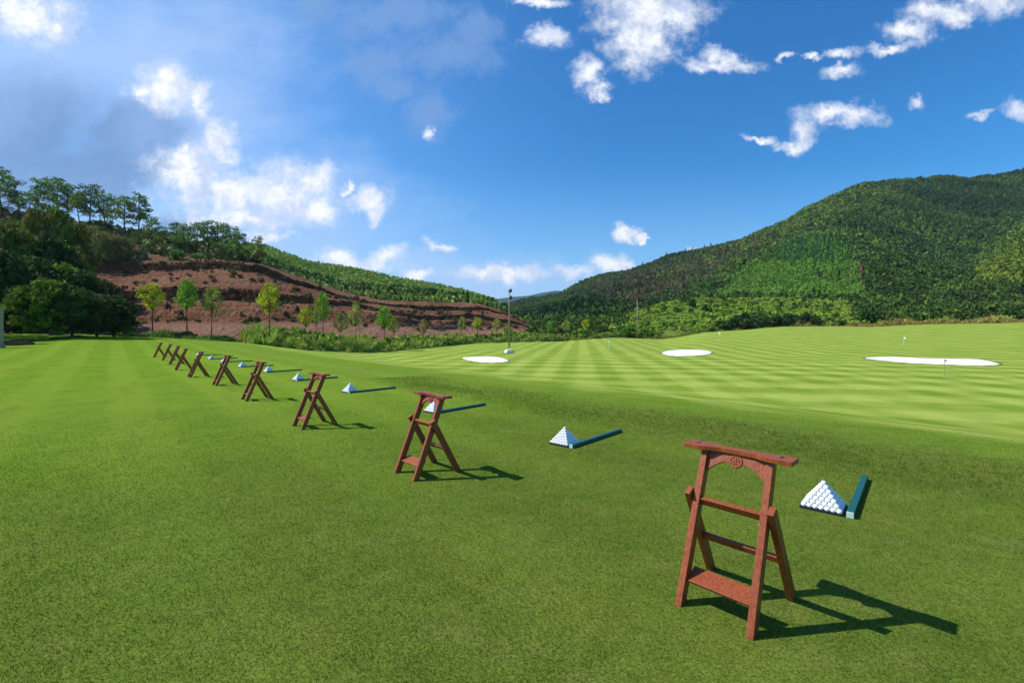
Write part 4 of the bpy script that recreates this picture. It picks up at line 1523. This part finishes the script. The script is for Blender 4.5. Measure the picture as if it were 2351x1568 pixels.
flag(1398, 806, 1.6, M_FLAG, 'small white flag on a thin pole left of the middle bunker', 0.25)
flag(1650, 783, 1.8, M_FLAG, 'small white flag beyond and right of the middle bunker', 0.38)
flag(2075, 790, 1.2, M_FLAG, 'tiny white flag behind the large right bunker', 0.30)
flag(2168, 862, 1.15, M_FLAGD, 'thin flagstick with a small dark flag in front of the large right bunker', 0.10)

# tall pole with two spotlights
x, y, z = on_ground(1169, 797)
hp = (797 - 664) / FOC * y
t = empty('floodlight_pole', (x, y, z), 0)
bm = bmesh.new()
tube(bm, [(0, 0, 0), (0, 0, hp * 0.5), (0, 0, hp)], [0.15, 0.12, 0.08], 10)
link('pole', bm_mesh('pole', bm, smooth=True), M_POLEW, t)
for zz, dx in ((hp - 0.25, 0.22), (hp - 1.55, 0.25)):
    bm = bmesh.new()
    beam(bm, (0, 0, zz - 0.45), (dx, 0, zz - 0.3), 0.08, 0.08)
    bmesh.ops.create_cone(bm, cap_ends=True, segments=14, radius1=0.42, radius2=0.22, depth=0.62, matrix=Matrix.Translation((dx, 0, zz)) @ Matrix.Rotation(math.radians(25), 4, 'Y'))
    h_ = link('lamp_head', bm_mesh('lamp_head', bm), M_DARK, t)
tag(t, 'tall thin pole with two dark lamp heads at its top, beyond the left bunker', 'pole')

x, y, z = at(1463, 146)
hp = (774 - 684) / FOC * y
t = empty('wooden_pole', (x, y, z - 0.1), 0)
bm = bmesh.new()
tube(bm, [(0, 0, 0), (0.04, 0, hp * 0.5), (0, 0, hp)], [0.17, 0.15, 0.11], 10)
link('pole', bm_mesh('pole', bm, smooth=True), M_POLEW, t)
bm = bmesh.new()
beam(bm, (-0.9, 0.14, hp - 1.2), (0.9, 0.14, hp - 1.2), 0.1, 0.12)
link('crossarm', bm_mesh('crossarm', bm), M_POLEW, t)
tag(t, 'pale wooden utility pole at the turf edge below the grassy rise', 'pole')

x, y, z = EYE, 0, 0
Qs = rise(np.full(300, (1868 - C5[0]) / (C5[-1] - C5[0])), np.linspace(0, 13, 300))
_, yy_ = to_pic(Qs)
j = int(np.argmin(np.abs(yy_ - 735)))
t = empty('marker_post', tuple(Qs[j] - np.array([0, 0, 0.2])), 0)
bm = bmesh.new()
hp = 36 / FOC * Qs[j, 1]
tube(bm, [(0, 0, 0), (0.2, 0, hp * 0.5), (0.05, 0, hp)], [0.16, 0.13, 0.10], 8)
link('post', bm_mesh('post', bm), M_POLEW, t)
bm = bmesh.new()
beam(bm, (0.05, 0, hp - 0.05), (0.9, 0, hp + 0.5), 0.16, 0.12)
link('arm', bm_mesh('arm', bm), M_POLEW, t)
tag(t, 'pale leaning post behind the dark bushes on the right', 'post')

# white domed housing on the turf by the left bunker
x, y, z = on_ground(1168, 811)
t = empty('equipment_box', (x, y, z), math.radians(28), 1.0)
bm = bmesh.new()
bmesh.ops.create_cube(bm, size=1.0, matrix=Matrix.Translation((0, 0, 0.27)) @ Matrix.Diagonal((1.15, 0.9, 0.50, 1)))
for v in bm.verts:
    if v.co.z > 0.3:
        v.co.x *= 0.72
        v.co.y *= 0.72
link('housing', bm_mesh('housing', bm, 0.09, smooth=True), M_WHITE, t)
bm = bmesh.new()
beam(bm, (0.575, -0.36, 0.22), (0.575, 0.36, 0.22), 0.09, 0.30)
link('shade_slab', bm_mesh('shade_slab', bm, 0.01), M_BOX_SHADE, t)  # grey slab puts the shade on the box's right side into colour
bm = bmesh.new()
beam(bm, (-0.6, 0, 0.01), (0.62, 0, 0.01), 0.98, 0.06)
link('base', bm_mesh('base', bm), M_DARK, t)
tag(t, 'small white rounded box with its shaded side coloured grey, on the turf behind the left bunker', 'equipment box')

# pale building pillar, low wall and hedge at the left picture edge
Yp = 36.0
xp = (-8 - CX) / FOC * Yp
zp = float(ground_z(xp, Yp))
t = empty('stone_pillar', (xp, Yp, zp), math.radians(-10))
bm = bmesh.new()
beam(bm, (0, 0, 0), (0, 0, 3.0), 0.55, 0.55, up=(0, 1, 0))
link('shaft', bm_mesh('shaft', bm, 0.01), M_STONE, t)
bm = bmesh.new()
beam(bm, (0, 0, 3.002), (0, 0, 3.10), 0.66, 0.66, up=(0, 1, 0))
beam(bm, (0, 0, 3.102), (0, 0, 3.26), 0.78, 0.78, up=(0, 1, 0))
link('capital', bm_mesh('capital', bm, 0.01), M_STONE, t)
bm = bmesh.new()
beam(bm, (0, 0, -0.1), (0, 0, 0.22), 0.70, 0.70, up=(0, 1, 0))
link('plinth', bm_mesh('plinth', bm, 0.01), M_STONE, t)
tag(t, 'pale square stone pillar cut by the left edge of the picture', 'pillar')

bm = bmesh.new()
rs = random.Random(3)
x0, x1 = (-60 - CX) / FOC * 39.0, (62 - CX) / FOC * 39.0
k_ = 0
for rowz in range(3):
    xx = x0 + (0.2 if rowz % 2 else 0)
    while xx < x1:
        w_ = 0.30 + rs.random() * 0.35
        beam(bm, (xx + 0.012, 39.0 + rs.random() * 0.05, -0.05 + 0.2 * rowz), (xx + w_, 39.0 + rs.random() * 0.05, -0.05 + 0.2 * rowz), 0.36, 0.185)
        xx += w_
wl = link('stone_wall', bm_mesh('stone_wall', bm, 0.02), M_WALL)
wl.location = (0, 0, float(ground_z((x0 + x1) / 2, 39.0)) + 0.05)
tag(wl, 'low dry stone wall under the clipped hedge at the left edge', 'wall')

r_ = np.random.RandomState(5)
n = 9000
Ph = np.stack([x0 + (x1 + 0.8 - x0) * r_.rand(n), 39.5 + 0.55 * (r_.rand(n) - 0.5) * 2, 0.45 + 0.42 * r_.rand(n) ** 0.7], -1)
V, F, T = leaf_cloud(Ph, 0.05 + 0.04 * r_.rand(n), shade_var((0.14, 0.20, 0.035), n, r_, 0.35), r_, tri=False)
hd = link('hedge', np_mesh('hedge', V, F, tint=T), M_LEAF)
hd.location = (0, 0, wl.location.z + 0.08)
tag(hd, 'low light green hedge on top of the stone wall at the left edge', 'hedge')
bpy.context.view_layer.update()

# ------------------------------------------------------------------ the air of the valley
bm = bmesh.new()
bmesh.ops.create_cube(bm, size=1.0, matrix=Matrix.Translation((0, 1200, 248)) @ Matrix.Diagonal((9000, 9600, 520, 1)))
m, g = mat('air')
vol = g.n('ShaderNodeVolumePrincipled')
vol.inputs['Color'].default_value = (0.62, 0.76, 0.95, 1)
vol.inputs['Density'].default_value = 0.000065
vol.inputs['Anisotropy'].default_value = 0.3
out = g.n('ShaderNodeOutputMaterial')
g.nt.links.new(vol.outputs[0], out.inputs['Volume'])
hz = link('haze', bm_mesh('haze', bm), m)
tag(hz, 'thin bluish haze filling the valley', 'haze', kind='stuff')
